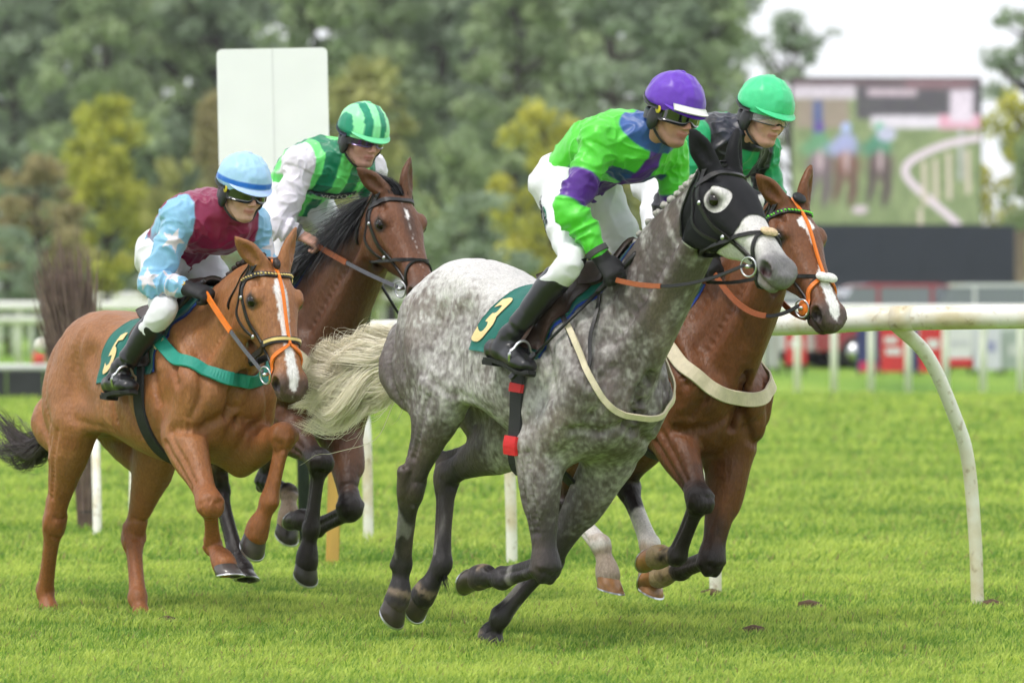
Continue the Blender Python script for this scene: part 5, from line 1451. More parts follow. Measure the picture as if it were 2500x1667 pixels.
def tail(hs, root, ctrl, spread, n, w, mt, seed=3, wild=.25, tint=None):
    """strands from the dock along ctrl with a widening fan"""
    rg = np.random.default_rng(seed); C = catmull(ctrl, 6); m = len(C)
    T = nrm(np.gradient(C, axis=0)); S = nrm(np.cross(T, (0, 0, 1))); U = np.cross(S, T)
    sp = np.interp(np.linspace(0, 1, m), np.linspace(0, 1, len(spread)), spread)
    NL = 46; la = rg.random(NL) * 2 * np.pi; lr = np.sqrt(rg.random(NL)); lph = rg.random((NL, 2)) * 6.28; lfr = 1.5 + 2.5 * rg.random(NL); lln = .55 + .45 * rg.random(NL) ** .5
    ci = rg.integers(0, NL, n); so = rg.normal(size=(n, 2)) * .5; L = np.zeros((n, m, 3)); ln = lln[ci] * (.82 + .18 * rg.random(n))
    fly = (rg.random(n) < .08) * rg.random(n) * .8
    for i in range(m):
        t = i / (m - 1)
        tt = np.minimum(t * ln, 1.0); k = tt * (m - 1); i0 = np.minimum(k.astype(int), m - 2); f = (k - i0)[:, None]
        c = C[i0] * (1 - f) + C[i0 + 1] * f; s_ = S[i0]; u = U[i0]; r = np.interp(tt, np.linspace(0, 1, m), sp)
        wv = wild * t * r; lock = r * (.24 + .12 * math.sin(3.1 * t) - .14 * t)
        a = lr[ci] * np.cos(la[ci]) * r + wv * np.sin(lfr[ci] * t * 4 + lph[ci, 0]) + so[:, 0] * (lock + fly * r * t)
        b = lr[ci] * np.sin(la[ci]) * r + wv * np.sin(lfr[ci] * t * 4 + lph[ci, 1]) + so[:, 1] * (lock + fly * r * t)
        L[:, i] = c + s_ * (a * .55)[:, None] + u * b[:, None]
    fc = S[0][None] * np.cos(la[ci])[:, None] + U[0][None] * (np.sin(la[ci]) + .5)[:, None]
    o = hair('tail', L, w, mt, root, .35, seed, fc)
    if tint is not None: set_col(o, np.repeat(np.array(tint) * (.80 + .25 * rg.random((n, 1))), m * 2, 0))
    return o

def mane_strands(hs, root, f0, f1, n, dirn, length, w, mt, seed=5, wild=.35, name='mane'):
    rg = np.random.default_rng(seed); L = []
    for q in range(n):
        f = f0 + (f1 - f0) * rg.random(); b, u = crest_point(hs, f); b = b + np.array([0, rg.normal() * .012, 0]) - u * .01
        d = nrm(np.array(dirn) + rg.normal(size=3) * wild * .6); ln = length * (.5 + .7 * rg.random()); sd = rg.normal(size=3) * wild
        t = np.linspace(0, 1, 9)[:, None]
        L.append(b + u * t * ln * .16 * (1 - .5 * t) + d * ln * t ** 1.25 * .9 + sd * ln * t * t * .35 + np.array([0, 0, -.35]) * ln * t ** 2.2)
    return hair(name, np.array(L), w, mt, root, .3, seed, (.2, -.9, .5))
# ------------------------------------------------------------------ the four horses with their tack
HRES = .0084
for _k, hs in HORSES.items():
    make_horse(_k, hs, HRES)
print('horses', round(time.time() - T0, 1))

def dress_grey():
    hs = HORSES['grey']; rt = hs.root
    def g(P):   # hood: covers poll, ears, cheeks; open round the eyes
        h = hs.to_head(P); x, y, z = h.T
        front = .335 - .45 * (z + .02) * 0 - .10 * sstep(-.02, -.22, z) + .02
        front = np.interp(z, [-.30, -.20, -.11, -.05, .03], [.22, .27, .335, .325, .285])
        back = x - (-.03 - .25 * (z + .0) * (z < 0) * .35)
        ey = np.minimum(*(np.sqrt(((x - .180) / 1.12) ** 2 + (z + .040) ** 2 + (np.abs(y - s_ * .11) * .35) ** 2) - .049 + 9 * (y * s_ < 0) for s_ in (1, -1)))
        v = np.minimum(np.minimum(front - x, x + .035 - .34 * np.clip(-z - .02, 0, .3)), np.minimum(ey, z + .278))
        ear = np.minimum(*(np.linalg.norm(np.cross(P - hs.hd((.012, s_ * .058, 0)), nrm(d_)), axis=1) - .07 for s_, d_ in ((1, hs.ear_l), (-1, hs.ear_r))))
        v = np.where((x < .02) & (z > .0) & (ear < 0), .05, v)
        v = np.where((np.abs(y) > .2) | (z < -.36) | (z > .25) | (x < -.22), -.05, v)
        return v
    garment_from(hs.V, hs.Q, hs.N, g, .004, 'hood', MATS['hood'], rt)
    hs.bvh = BVHTree.FromPolygons([tuple(v) for v in hs.V + hs.N * .004], [tuple(q) for q in hs.Q])
    br = make_bridle(hs, rt)
    for sy in (1, -1):
        ball('sheepskin', hs.hd((.405, sy * .012, -.008)), (.022, .03, .014), MATS['sheepskin'], br, hs.HM)
    make_saddlery(hs, rt, (.10, -.065, .60, .37, 92), '3', (.045, 66), .30, .078, True)
    make_breast_band(hs, rt, [(.50, -.24, 1.36), (.60, -.22, 1.24), (.70, -.19, 1.10), (.77, -.12, 1.02), (.78, 0, 1.00)], .026, MATS['cream'], 'breast_strap')
    strap('breastplate_buckle_strap', [hs.tr(p) for p in ((.44, -.24, 1.42), (.50, -.24, 1.36), (.57, -.24, 1.28))], hs.bvh, .022, MATS['leather'], rt, .007)
    make_rein(hs, rt, hs.hd((.47, -.085, -.13)), np.array(hs.hand_r) + (.03, 0, -.02), .05, MATS['leather'], MATS['rubber_brown'], .62)
    make_rein(hs, rt, hs.hd((.47, .085, -.13)), np.array(hs.hand_l) + (.03, 0, -.02), .05, MATS['leather'], MATS['rubber_brown'], .62)
    # loop of the neck strap
    strap('neck_strap', [hs.tr(p) for p in ((.55, -.12, 1.48), (.62, -.20, 1.34), (.66, -.22, 1.22), (.64, -.21, 1.16))], hs.bvh, .016, MATS['leather'], rt, .006, 8, .008)
    plaits(hs, rt, 12, 31, 15, .021, MATS['hair_grey'])
    d0 = hs.tr((-.78, 0, 1.255))
    tail(hs, rt, [d0, d0 + (-.09, .0, -.09), d0 + (-.28, .0, -.17), d0 + (-.52, -.02, -.27), d0 + (-.84, -.02, -.36)], [.03, .085, .135, .165, .10], 5200, .0017, MATS['hair_cream'], 3, .42, (1.0, .94, .78))
    for k in ('RF', 'LF', 'RH', 'LH'):   # fetlock tufts
        J = np.array(hs.legs[k]); rg = np.random.default_rng(4)
        cd = nrm(J[2] - J[1]); bk = nrm(J[2] - J[1] * .5 - J[3] * .5); L = []
        for q in range(50):
            b = J[2] + bk * .04 + rg.normal(size=3) * .01; t = np.linspace(0, 1, 5)[:, None]
            L.append(b + (bk * .5 + cd * .6 + rg.normal(size=3) * .25) * .055 * t)
        hair('fetlock_tuft', np.array(L), .0016, MATS['hair_black'], rt, .3, 8)
dress_grey()

def dress_chestnut():
    hs = HORSES['chestnut']; rt = hs.root
    br = make_bridle(hs, rt, brow='leather', nose='gold', orange=True, brow_pieces='brass')
    make_saddlery(hs, rt, (.02, -.075, .60, .42, 92), '5', (.085, 68), .28, .085)
    make_breast_band(hs, rt, [(.44, -.24, 1.36), (.56, -.21, 1.25), (.68, -.17, 1.18), (.76, -.09, 1.15), (.78, 0, 1.14)], .060, MATS['teal'])
    strap('breast_band_end', [hs.tr(p) for p in ((.40, -.25, 1.40), (.44, -.24, 1.36), (.49, -.235, 1.31))], hs.bvh, .064, MATS['cream'], rt, .012)
    make_rein(hs, rt, hs.hd((.47, -.085, -.13)), np.array(hs.hand_r) + (.02, 0, -.01), .015, MATS['grey_web'], MATS['orange'], .55, .018)
    make_rein(hs, rt, hs.hd((.47, .085, -.13)), np.array(hs.hand_l) + (.02, 0, -.01), .015, MATS['grey_web'], MATS['orange'], .55, .018)
    plaits(hs, rt, 14, 31, 12, .020, MATS['hair_dark'])
    ball('forelock_knot', hs.hd((.035, 0, .035)), (.028, .017, .018), MATS['hair_dark'], rt, hs.HM)
    d0 = hs.tr((-.78, 0, 1.25))
    tail(hs, rt, [d0, d0 + (-.10, 0, -.08), d0 + (-.22, .0, -.20), d0 + (-.42, .02, -.28), d0 + (-.70, .03, -.25), d0 + (-.95, .05, -.16)], [.03, .055, .07, .09, .11], 1100, .0021, MATS['hair_dark'], 4, .5)
dress_chestnut()

def dress_bay():
    hs = HORSES['bay']; rt = hs.root
    br = make_bridle(hs, rt, brow='leather', orange=True, brow_pieces='green_web')
    for sy in (1, -1):
        ball('sheepskin', hs.hd((.415, sy * .02, -.006)), (.024, .036, .016), MATS['sheepskin_white'], br, hs.HM)
        ball('bit_guard', hs.hd((.482, sy * .072, -.125)), (.034, .008, .034), MATS['orange'], br, hs.HM)
    make_saddlery(hs, rt, (.06, -.06, .60, .40, 92), None)
    make_breast_band(hs, rt, [(.44, -.24, 1.36), (.56, -.21, 1.24), (.68, -.17, 1.14), (.77, -.09, 1.09), (.79, 0, 1.08)], .062, MATS['cream'])
    make_rein(hs, rt, hs.hd((.47, -.085, -.13)), np.array(hs.hand_r) + (.03, 0, -.02), .10, MATS['leather'], MATS['rubber_brown'], .35, .016)
    make_rein(hs, rt, hs.hd((.47, .085, -.13)), np.array(hs.hand_l) + (.03, 0, -.02), .10, MATS['leather'], MATS['rubber_brown'], .35, .016)
    plaits(hs, rt, 14, 31, 12, .019, MATS['hair_black'])
    ball('forelock_knot', hs.hd((.02, .012, .04)), (.030, .034, .016), MATS['hair_black'], rt, hs.HM)
    d0 = hs.tr((-.78, 0, 1.26))
    tail(hs, rt, [d0, d0 + (-.2, .0, -.05), d0 + (-.5, .0, -.2), d0 + (-.7, 0, -.36)], [.025, .07, .10, .07], 500, .0026, MATS['hair_black'], 5, .5)
dress_bay()

def dress_brown():
    hs = HORSES['brown']; rt = hs.root
    br = make_bridle(hs, rt)
    make_saddlery(hs, rt, (.06, -.06, .60, .40, 92), None)
    make_breast_band(hs, rt, [(.44, -.24, 1.36), (.56, -.21, 1.24), (.68, -.17, 1.14), (.77, -.09, 1.08), (.79, 0, 1.07)], .062, MATS['cream'])
    make_rein(hs, rt, hs.hd((.47, -.085, -.13)), np.array(hs.hand_r) + (.03, 0, -.02), .01, MATS['grey_web'], MATS['rubber_brown'], .62, .018)
    make_rein(hs, rt, hs.hd((.47, .085, -.13)), np.array(hs.hand_l) + (.03, 0, -.02), .01, MATS['grey_web'], MATS['rubber_brown'], .62, .018)
    mane_strands(hs, rt, 8, 31.5, 2600, (-.42, -.70, -.55), .23, .0024, MATS['hair_black'], 5, .34)
    rg = np.random.default_rng(3); L = []
    for q in range(260):   # forelock swept back over the poll
        b = hs.hd((.03 + .02 * rg.random(), rg.normal() * .016, .02)); t = np.linspace(0, 1, 9)[:, None]; ln = .17 * (.6 + .6 * rg.random())
        L.append(b + np.array([.15, -.03, .75]) * ln * t * (1 - .65 * t) + np.array([-.8, -.55, .12]) * ln * t ** 1.4 + rg.normal(size=3) * .018 * t)
    hair('forelock', np.array(L), .0024, MATS['hair_black'], rt, .3, 6)
    d0 = hs.tr((-.78, 0, 1.26))
    tail(hs, rt, [d0, d0 + (-.2, .0, -.05), d0 + (-.5, .0, -.2), d0 + (-.7, 0, -.36)], [.025, .07, .10, .07], 500, .0026, MATS['hair_black'], 5, .5)
dress_brown()
print('tack', round(time.time() - T0, 1))
# ------------------------------------------------------------------ jockeys
MATS['skin'] = mat('skin', rough=.5, attr='coat', noise=.05, scale=60, spec=.4, bump=.08, bscale=180)
MATS['silk'] = mat('silk', rough=.40, attr='coat', noise=.05, scale=60, spec=.5, sheen=.2, bump=.28, bscale=42, bdist=.006)
MATS['breeches'] = mat('breeches', (.76, .76, .80), .5, noise=.05, scale=12, bump=.22, bscale=26, bdist=.008)
MATS['boot'] = mat('boot', (.011, .011, .013), .33, noise=.3, scale=30, bump=.15, bscale=60, coatw=.15)
MATS['sole'] = mat('sole', (.010, .010, .010), .75, noise=.3, scale=40)
MATS['glove'] = mat('glove', (.010, .010, .012), .65, noise=.3, scale=50, bump=.3, bscale=120)
MATS['lens'] = mat('lens', (.006, .006, .007), .06, spec=.9, coatw=1.0)
MATS['lens_purple'] = mat('lens_purple', (.045, .012, .10), .10, .6, spec=.9, coatw=1.0)
MATS['lens_clear'] = mat('lens_clear', (.9, .9, .9), .03, alpha=.12, spec=.6)
MATS['frame_black'] = mat('frame_black', (.012, .012, .013), .4)
MATS['yellow'] = mat('yellow', (.62, .50, .02), .5)
MATS['white_peak'] = mat('white_peak', (.78, .77, .74), .6, noise=.06, scale=40)
MATS['navy'] = mat('navy', (.006, .010, .035), .55)
MATS['letter_white'] = mat('letter_white', (.75, .76, .78), .6)
MATS['letter_blue'] = mat('letter_blue', (.12, .22, .42), .6)
MATS['letter_dark'] = mat('letter_dark', (.012, .014, .03), .6)
MATS['letter_green'] = mat('letter_green', (.0, .16, .09), .6)
MATS['gold_print'] = mat('gold_print', (.55, .36, .03), .5)
MATS['cuff_grey'] = mat('cuff_grey', (.06, .06, .06), .7)
MATS['eye_white'] = mat('eye_white', (.7, .68, .66), .25)

JOCKEY = dict(hip=(.22, .095, 1.890), knee=(.46, .255, 1.555), ankle=(.285, .335, 1.235), heel=(.185, .335, 1.165), toe=(.455, .350, 1.115),
              back=(.335, 0, 2.035), chest=(.545, 0, 2.055), sho=(.545, .175, 2.055), elbow=(.545, .295, 1.770), neck=(.66, 0, 2.135), head=(.765, 0, 2.185),
              face=(.96, 0, -.28))

class Jockey:
    def __init__(s, hs, dz=0., dx=0., hand_r=None, hand_l=None, yaw=0., tilt=0., **kw):
        s.hs = hs; o = np.array([dx, 0, dz]); s.j = {}
        for k, v in JOCKEY.items():
            v = np.array(kw.get(k, v), float)
            s.j[k] = v + (0 if k == 'face' else o)
        s.side = {}
        for nm, sy in (('r', -1), ('l', 1)):
            m = np.array([1, sy, 1.])
            d = {k: s.j[k] * m for k in ('hip', 'knee', 'ankle', 'heel', 'toe', 'sho', 'elbow')}
            for k in d:
                if k + '_' + nm in kw: d[k] = np.array(kw[k + '_' + nm], float) + o
            d['hand'] = np.array(hs.hand_r if sy < 0 else hs.hand_l, float)
            for _ in range(3):      # hands rest beside the withers, clear of the neck
                loc, n_, _, _ = hs.bvh.find_nearest(Vector(d['hand'])); loc, n_ = np.array(loc), np.array(n_)
                if (d['hand'] - loc) @ n_ < .055: d['hand'] = loc + n_ * .057
            el = d['elbow']; d['wrist'] = d['hand'] + nrm(el - d['hand']) * .085
            d['sy'] = sy; s.side[nm] = d
        f = nrm(s.j['face']); c, q = math.cos(R(yaw)), math.sin(R(yaw)); f = np.array([f[0] * c - f[1] * q, f[0] * q + f[1] * c, f[2]])
        l = nrm(np.cross((0, 0, 1), f)); u = np.cross(f, l)
        if tilt: c, q = math.cos(R(tilt)), math.sin(R(tilt)); l, u = l * c + u * q, u * c - l * q
        s.HM = np.array([f, l, u]); s.hc = s.j['head']; s.HS = .97
        for k, v in kw.items():
            if k not in JOCKEY: setattr(s, k, v)
    def hp(s, p): return s.hc + (np.asarray(p, float) * s.HS) @ s.HM
    def to_head(s, V): return ((V - s.hc) @ s.HM.T) / s.HS

    def torso(s, F, g=0.):
        j = s.j; hc = (s.side['r']['hip'] + s.side['l']['hip']) / 2
        F.tube([(*(hc + (-.05, 0, .01)), .11 + g, .145 + g), (*(hc * .5 + j['back'] * .5 + (-.015, 0, .035)), .112 + g, .142 + g), (*(j['back'] + (.02, 0, .02)), .118 + g, .155 + g), (*(j['chest'] + (-.02, 0, .0)), .125 + g, .165 + g), (*(j['chest'] + (.055, 0, .03)), .085 + g, .13 + g)], (0, 0, 1), .04, 6)
        for d in s.side.values():
            F.tube([(*(d['sho'] * .45 + j['chest'] * .55 + (-.02, 0, .03)), .085 + g, .085 + g), (*(d['sho'] + (-.005, 0, .01)), .070 + g, .070 + g)], (0, 0, 1), .05, 3)
        F.tube([(*(j['chest'] + (.03, 0, .02)), .062 + g, .07 + g), (*j['neck'], .054 + g * .6, .058 + g * .6)], (0, 0, 1), .04, 3)

    def arms(s, F, g=0., end=1.0):
        for d in s.side.values():
            a, b, c = d['sho'], d['elbow'], d['wrist']; c = b + (c - b) * end
            gg = g
            F.tube([(*a, .060 + gg, .060 + gg), (*(a * .5 + b * .5), .050 + gg * 1.15, .050 + gg * 1.15), (*b, .042 + gg * 1.2, .042 + gg * 1.2), (*(b * .6 + c * .4), .041 + gg * 1.1, .041 + gg * 1.1), (*c, .029 + gg * .45, .032 + gg * .45)], (0, 0, 1), .03, 5)

    def legs(s, F, g=0., end=1.0):
        for d in s.side.values():
            a, b, c = d['hip'], d['knee'], d['ankle']; bk = nrm(np.array([-1., 0, -.3]))
            F.tube([(*a, .092 + g, .090 + g), (*(a * .6 + b * .4), .081 + g, .074 + g), (*(a * .2 + b * .8), .060 + g, .055 + g), (*b, .052 + g, .050 + g), (*(b + (c - b) * .34 * min(end * 4, 1)), .050 + g, .047 + g)], (1, 0, .3), .04, 5)
            F.ell((a + s.side['r']['hip'] * .5 + s.side['l']['hip'] * .5) / 2 + np.array([-.07, .02 * d['sy'], .02]), (.115 + g, .10 + g, .115 + g), None, .05)
            if end > .3:
                F.tube([(*(b + (c - b) * .1), .052 + g, .048 + g), (*(b + (c - b) * .32 + bk * .018), .055 + g, .048 + g), (*(b + (c - b) * .7), .040 + g, .037 + g), (*c, .034 + g, .034 + g)], (1, 0, .3), .02, 5)

    def feet(s, F, g=0.):
        for d in s.side.values():
            an, he, to = d['ankle'], d['heel'], d['toe']; mid = he * .45 + to * .55
            F.tube([(*an, .036 + g, .034 + g), (*(an * .4 + he * .4 + mid * .2), .044 + g, .036 + g)], (1, 0, 0), .02, 3)
            F.tube([(*(he + (.0, 0, .018)), .034 + g, .030 + g), (*(he * .6 + to * .4 + (0, 0, .018)), .036 + g, .034 + g), (*(he * .25 + to * .75 + (0, 0, .004)), .028 + g, .041 + g), (*(to + (-.02, 0, .0)), .020 + g, .032 + g)], (0, 0, 1), .025, 4)

    def hands(s, F, g=0.):
        for d in s.side.values():
            W, K, sy = d['wrist'], d['hand'], d['sy']
            dr = nrm(K - W + np.array([.25, -.02 * sy, -.1]) * .1); pn = np.array([.1, -.55 * sy, -.8]); pn = nrm(pn - dr * (pn @ dr)); sd = np.cross(dr, pn)
            sd = sd * (1 if (sd @ np.array([0, sy, 0])) > 0 else -1)      # towards the little finger (outer side)
            F.tube([(*W, .024 + g, .030 + g), (*(W + dr * .04), .021 + g, .036 + g), (*(W + dr * .085), .019 + g, .042 + g)], pn, .012, 3)
            for i, (o_, ln) in enumerate(((-.032, .92), (-.011, 1.0), (.011, .96), (.031, .78))):
                b = W + dr * .086 + sd * o_
                F.tube([(*b, .0105 + g, .0105 + g), (*(b + (dr * .026 + pn * .012) * ln), .0100 + g, .0100 + g), (*(b + (dr * .020 + pn * .038) * ln), .0092 + g, .0092 + g), (*(b + (dr * -.006 + pn * .046) * ln), .0082 + g, .0082 + g)], sd, .005, 3)
            b = W + dr * .035 - sd * .034
            F.tube([(*b, .014 + g, .014 + g), (*(b + dr * .032 - sd * .012 + pn * .014), .0115 + g, .0115 + g), (*(b + dr * .058 + sd * .004 + pn * .032), .0095 + g, .0095 + g)], sd, .01, 3)
            d['grip'] = W + dr * .09 + pn * .03

    def head(s, F):
        S = s.HS; A = s.HM
        def E(c, r, k=.012, sub=False):
            for sy in ((1, -1) if c[1] else (1,)):
                F.ell(s.hp(np.array(c) * (1, sy, 1)), np.array(r) * S, A, k * S, sub)
        def T(p, k=.012, sub=False, both=True):
            p = np.array(p, float)
            for sy in ((1, -1) if both else (1,)):
                F.tube(np.hstack([np.array([s.hp(q[:3] * (1, sy, 1)) for q in p]), p[:, 3:] * S]), A[0], k * S, 3, sub)
        E((-.012, 0, .045), (.100, .078, .085), .02)
        T([(.035, 0, .03, .058, .066), (.048, 0, -.03, .050, .060), (.052, 0, -.075, .042, .045), (.060, 0, -.102, .028, .030)], .025, both=False)
        T([(-.010, .058, -.030, .022, .016), (.010, .052, -.070, .020, .016), (.055, .026, -.104, .016, .016)], .02)
        E((.060, .044, -.022), (.032, .022, .028), .02)
        E((.082, .030, .032), (.020, .030, .011), .015)
        E((.100, .033, .010), (.015, .017, .012), .01, True)
        E((.086, .032, .009), (.012, .015, .011), .004)
        T([(.094, 0, .018, .010, .009), (.108, 0, -.010, .011, .010), (.120, 0, -.028, .012, .012)], .012, both=False)
        E((.109, .013, -.035), (.012, .009, .008), .008)
        E((.119, .008, -.043), (.006, .005, .004), .003, True)
        E((.094, 0, -.060), (.016, .024, .0075), .008); E((.092, 0, -.074), (.015, .021, .0075), .008)
        T([(.112, .022, -.067, .010, .0016), (.116, 0, -.067, .010, .0022), (.112, -.022, -.067, .010, .0016)], .003, True, False)
        E((.080, 0, -.100), (.024, .027, .018), .014)
        E((-.012, .080, -.004), (.020, .009, .030), .006)
        F.tube([(*(s.j['neck'] + (-.04, 0, -.03)), .056, .058), (*s.hp((-.025, 0, -.06)), .052, .052)], A[0], .03, 3)

def field_for(pts, pad, h):
    P = np.array(pts); return Field(P.min(0) - pad, P.max(0) + pad, h)

def make_jockey(J, res):
    hs = J.hs; root = empty('person'); root.matrix_world = hs.MW; tag(root, J.label, 'person', 'jockeys riding the racehorses')
    J.root = root
    allp = [v for k, v in J.j.items() if k != 'face'] + [v for d in J.side.values() for k, v in d.items() if k != 'sy'] + [J.hp((.14, 0, 0)), J.hp((0, 0, .15))]
    F = field_for(allp, .15, res); J.torso(F); J.arms(F); J.legs(F); J.feet(F); J.hands(F); J.head(F)
    V, Q = F.mesh(); del F; V = relax(V, Q, 1); N = vnormals(V, Q)
    # the body under the clothes is a little slimmer, so that no skin shows through the cloth
    bare = np.linalg.norm(V - J.hp((.01, 0, -.02)), axis=1) < .20
    for d in J.side.values():
        a_ = (V - d['wrist']) @ nrm(d['hand'] - d['elbow']); bare |= (np.linalg.norm(V - d['hand'], axis=1) < .15) & (a_ > -.045)
    Vb = V - N * (.020 * (1 - bare))[:, None]
    body = mesh_np('body', Vb, F4=Q, mat=MATS['skin'], parent=root)
    h = J.to_head(V); c = np.tile(getattr(J, 'skin', (.60, .335, .245)), (len(V), 1)) * (1 + .06 * vnoise(V, 60, 3))[:, None]
    inh = (np.linalg.norm(h * (1, 1.2, 1), axis=1) < .19)
    c = mixc(c, (.42, .13, .11), inh * np.exp(-((h[:, 2] + .067) / .011) ** 2) * (np.abs(h[:, 1]) < .026) * (h[:, 0] > .08) * .8)
    c = mixc(c, (.50, .17, .12), inh * np.exp(-((h[:, 0] - .118) ** 2 + h[:, 1] ** 2 + (h[:, 2] + .025) ** 2) / .018 ** 2) * .45)
    c = mixc(c, (.48, .18, .13), inh * np.exp(-((np.abs(h[:, 1]) - .05) ** 2 + (h[:, 2] + .03) ** 2) / .025 ** 2) * .35)
    c = mixc(c, (.20, .11, .09), inh * sstep(-.05, -.085, h[:, 2]) * sstep(.02, .05, h[:, 0]) * getattr(J, 'beard', .3))     # shaved beard
    set_col(body, c); J.V, J.Q, J.N = V, Q, N
    # silks
    ar = np.array([[d['sho'], d['elbow'], d['wrist']] for d in J.side.values()])
    F = field_for([v for d in J.side.values() for v in (d['sho'], d['elbow'], d['wrist'], d['hip'])] + [J.j['back'], J.j['chest'], J.j['neck']], .20, res * .86)
    J.torso(F, .014); J.arms(F, .012, .97); soft = True
    V, Q = F.mesh(); del F
    sp = np.zeros(len(V)); dd = np.full(len(V), 9.); wh = np.zeros(len(V), int)
    for i, d in enumerate(J.side.values()):
        s_, q_ = seg_param(V, (d['sho'], d['elbow'], d['wrist'])); m = q_ < dd; sp[m] = s_[m]; dd[m] = q_[m]; wh[m] = i
    tsp, td = seg_param(V, ((J.side['r']['hip'] + J.side['l']['hip']) / 2, J.j['back'], J.j['chest'], J.j['neck']))
    keep = V[:, 2] > -9
    hipc = (J.side['r']['hip'] + J.side['l']['hip']) / 2; ax = nrm(J.j['back'] - hipc)
    wl = (V - hipc) @ ax                                       # distance up the back from the hips
    arm = (dd < .085) & (sp > .12) & ~((sp < .3) & (td < dd * .9))
    arm |= (sp > .9)
    # waist: jersey ends tucked above the hips
    qk = ((wl[Q] > -.005).any(1)) | arm[Q].all(1)
    used = np.unique(Q[qk]); mp = np.full(len(V), -1); mp[used] = np.arange(len(used)); Q = mp[Q[qk]]; V = V[used]
    sp, dd, wh, arm, tsp, td, wl = (a[used] for a in (sp, dd, wh, arm, tsp, td, wl))
    V = relax(V, Q, 2); N = vnormals(V, Q)
    ph = V - np.array([J.j['chest'][0], 0, J.j['chest'][2]])
    f1 = 1 - np.abs(vnoise(np.stack([sp * 5.0 + .6 * vnoise(V, 9, 2), V[:, 1] * 9, V[:, 0] * 9 + wh * 3], 1), 1, 5))
    f2 = 1 - np.abs(vnoise(V * (9, 13, 11) + .7 * vnoise(V, 7, 8)[:, None], 1, 6))
    f3 = vnoise(V, 34, 7)
    elb = np.exp(-((sp - 1.05) / .45) ** 2)
    amp = np.where(arm, .008 + .010 * elb, .007)
    disp = amp * (np.where(arm, f1 ** 2, f2 ** 2) - .45) * 1.5 + .0022 * f3
    f4 = 1 - np.abs(vnoise(V * (17, 20, 24) + .9 * vnoise(V, 11, 18)[:, None], 1, 16)); disp = disp + .0075 * (f4 ** 5 - .15)
    fade = np.where(arm, sstep(2.0, 1.85, sp), 1.0)
    V = V + N * (disp * fade)[:, None]
    V = relax(V, Q, 2)
    jer = mesh_np('jersey', V, F4=Q, mat=MATS['silk'], parent=root)
    set_col(jer, J.silks(J, V, N, sp, wh, arm, tsp, wl)); J.jV, J.jQ = V, Q
    J.jbvh = BVHTree.FromPolygons([tuple(v) for v in V], [tuple(q) for q in Q])
    # breeches
    F = field_for([v for d in J.side.values() for k, v in d.items() if k in ('hip', 'knee')] + [J.j['back']], .19, res)
    J.legs(F, .006, .22); hc = hipc
    F.tube([(*(hc + (-.05, 0, .01)), .115, .148), (*(hc * .45 + J.j['back'] * .55 + (-.015, 0, .030)), .114, .143)], (0, 0, 1), .04, 4)
    V, Q = F.mesh(); del F; V = relax(V, Q, 2); N = vnormals(V, Q)
    f2 = 1 - np.abs(vnoise(V * (7, 7, 16) + .6 * vnoise(V, 6, 4)[:, None], 1, 9)); V = V + N * (.013 * (f2 ** 2 - .5) + .003 * vnoise(V, 30, 3))[:, None]
    br = mesh_np('breeches', V, F4=Q, mat=MATS['breeches'], parent=root)
    J.bbvh = BVHTree.FromPolygons([tuple(v) for v in V], [tuple(q) for q in Q])
    # boots
    for nm, d in J.side.items():
        F = field_for([d['knee'], d['ankle'], d['heel'], d['toe']], .10, res * .9)
        b, cc = d['knee'], d['ankle']; bk = nrm(np.array([-1., 0, -.3])); t0 = b + (cc - b) * .25
        F.tube([(*t0, .062, .058), (*(b + (cc - b) * .38 + bk * .014), .062, .056), (*(b + (cc - b) * .7), .050, .046), (*cc, .044, .042)], (1, 0, .3), .01, 6)
        keepS = J.side; J.side = {nm: d}; J.feet(F, .009); J.side = keepS
        V, Q = F.mesh(); del F; V = relax(V, Q, 1); N = vnormals(V, Q)
        s_, q_ = seg_param(V, (b, cc)); fold = np.exp(-((s_ - .86) / .14) ** 2)
        V = V + N * (.006 * fold * (vnoise(np.stack([s_ * 22 + V[:, 0] * 10, V[:, 1] * 6, V[:, 0] * 5], 1), 1, 4)) + .0025 * vnoise(V, 22, 5))[:, None]
        bo = mesh_np('boot', V, F4=Q, mat=MATS['boot'], parent=root)
        he, to = d['heel'], d['toe']; dn = np.array([0, 0, -1.]); P = np.array([he + (-.035, 0, -.022), he + (.02, 0, -.026), he * .55 + to * .45 + (0, 0, -.022), to + (-.03, 0, -.028), to + (.012, 0, -.022)])
        ribbon('sole', catmull(P, 5), np.tile((0, 0, -1.), (21, 1)), np.interp(np.linspace(0, 1, 21), [0, .15, .45, .75, 1], [.045, .068, .062, .088, .045]), .012, MATS['sole'], bo)
        ribbon('heel', np.array([he + (-.030, 0, -.034), he + (.035, 0, -.038)]), np.tile((0, 0, -1.), (2, 1)), .060, .014, MATS['sole'], bo)
    # gloves
    if J.gloves:
        for nm, d in J.side.items():
            W, dr = d['wrist'], nrm(d['hand'] - d['elbow'])
            def g(P, W=W, dr=dr):
                a = (P - W) @ dr; return np.minimum(a + .035, .16 - np.linalg.norm(P - W, axis=1))
            gl = garment_from(J.V, J.Q, J.N, g, .0045, 'glove', MATS['glove'], root)
    # helmet with silk cap
    S = J.HS; ra, rb, rc = .132, .119, .128; n, m = 72, 30; Vh = []
    oc = np.array([-.010, 0, .045])
    for i in range(m + 1):
        p = i / m * R(104)
        for j in range(n):
            a = 2 * np.pi * j / n
            x, y, z = math.sin(p) * math.cos(a), math.sin(p) * math.sin(a), math.cos(p)
            seam = 1 - .016 * math.exp(-((((a / (2 * np.pi) * 6) % 1) - .5) / .05) ** 2) * math.sin(p)
            low = sstep(R(92), R(104), p)
            Vh.append(oc + np.array([x * ra * (1 - .05 * low), y * rb * (1 - .05 * low), z * rc]) * seam)
    Vh = np.array(Vh); 
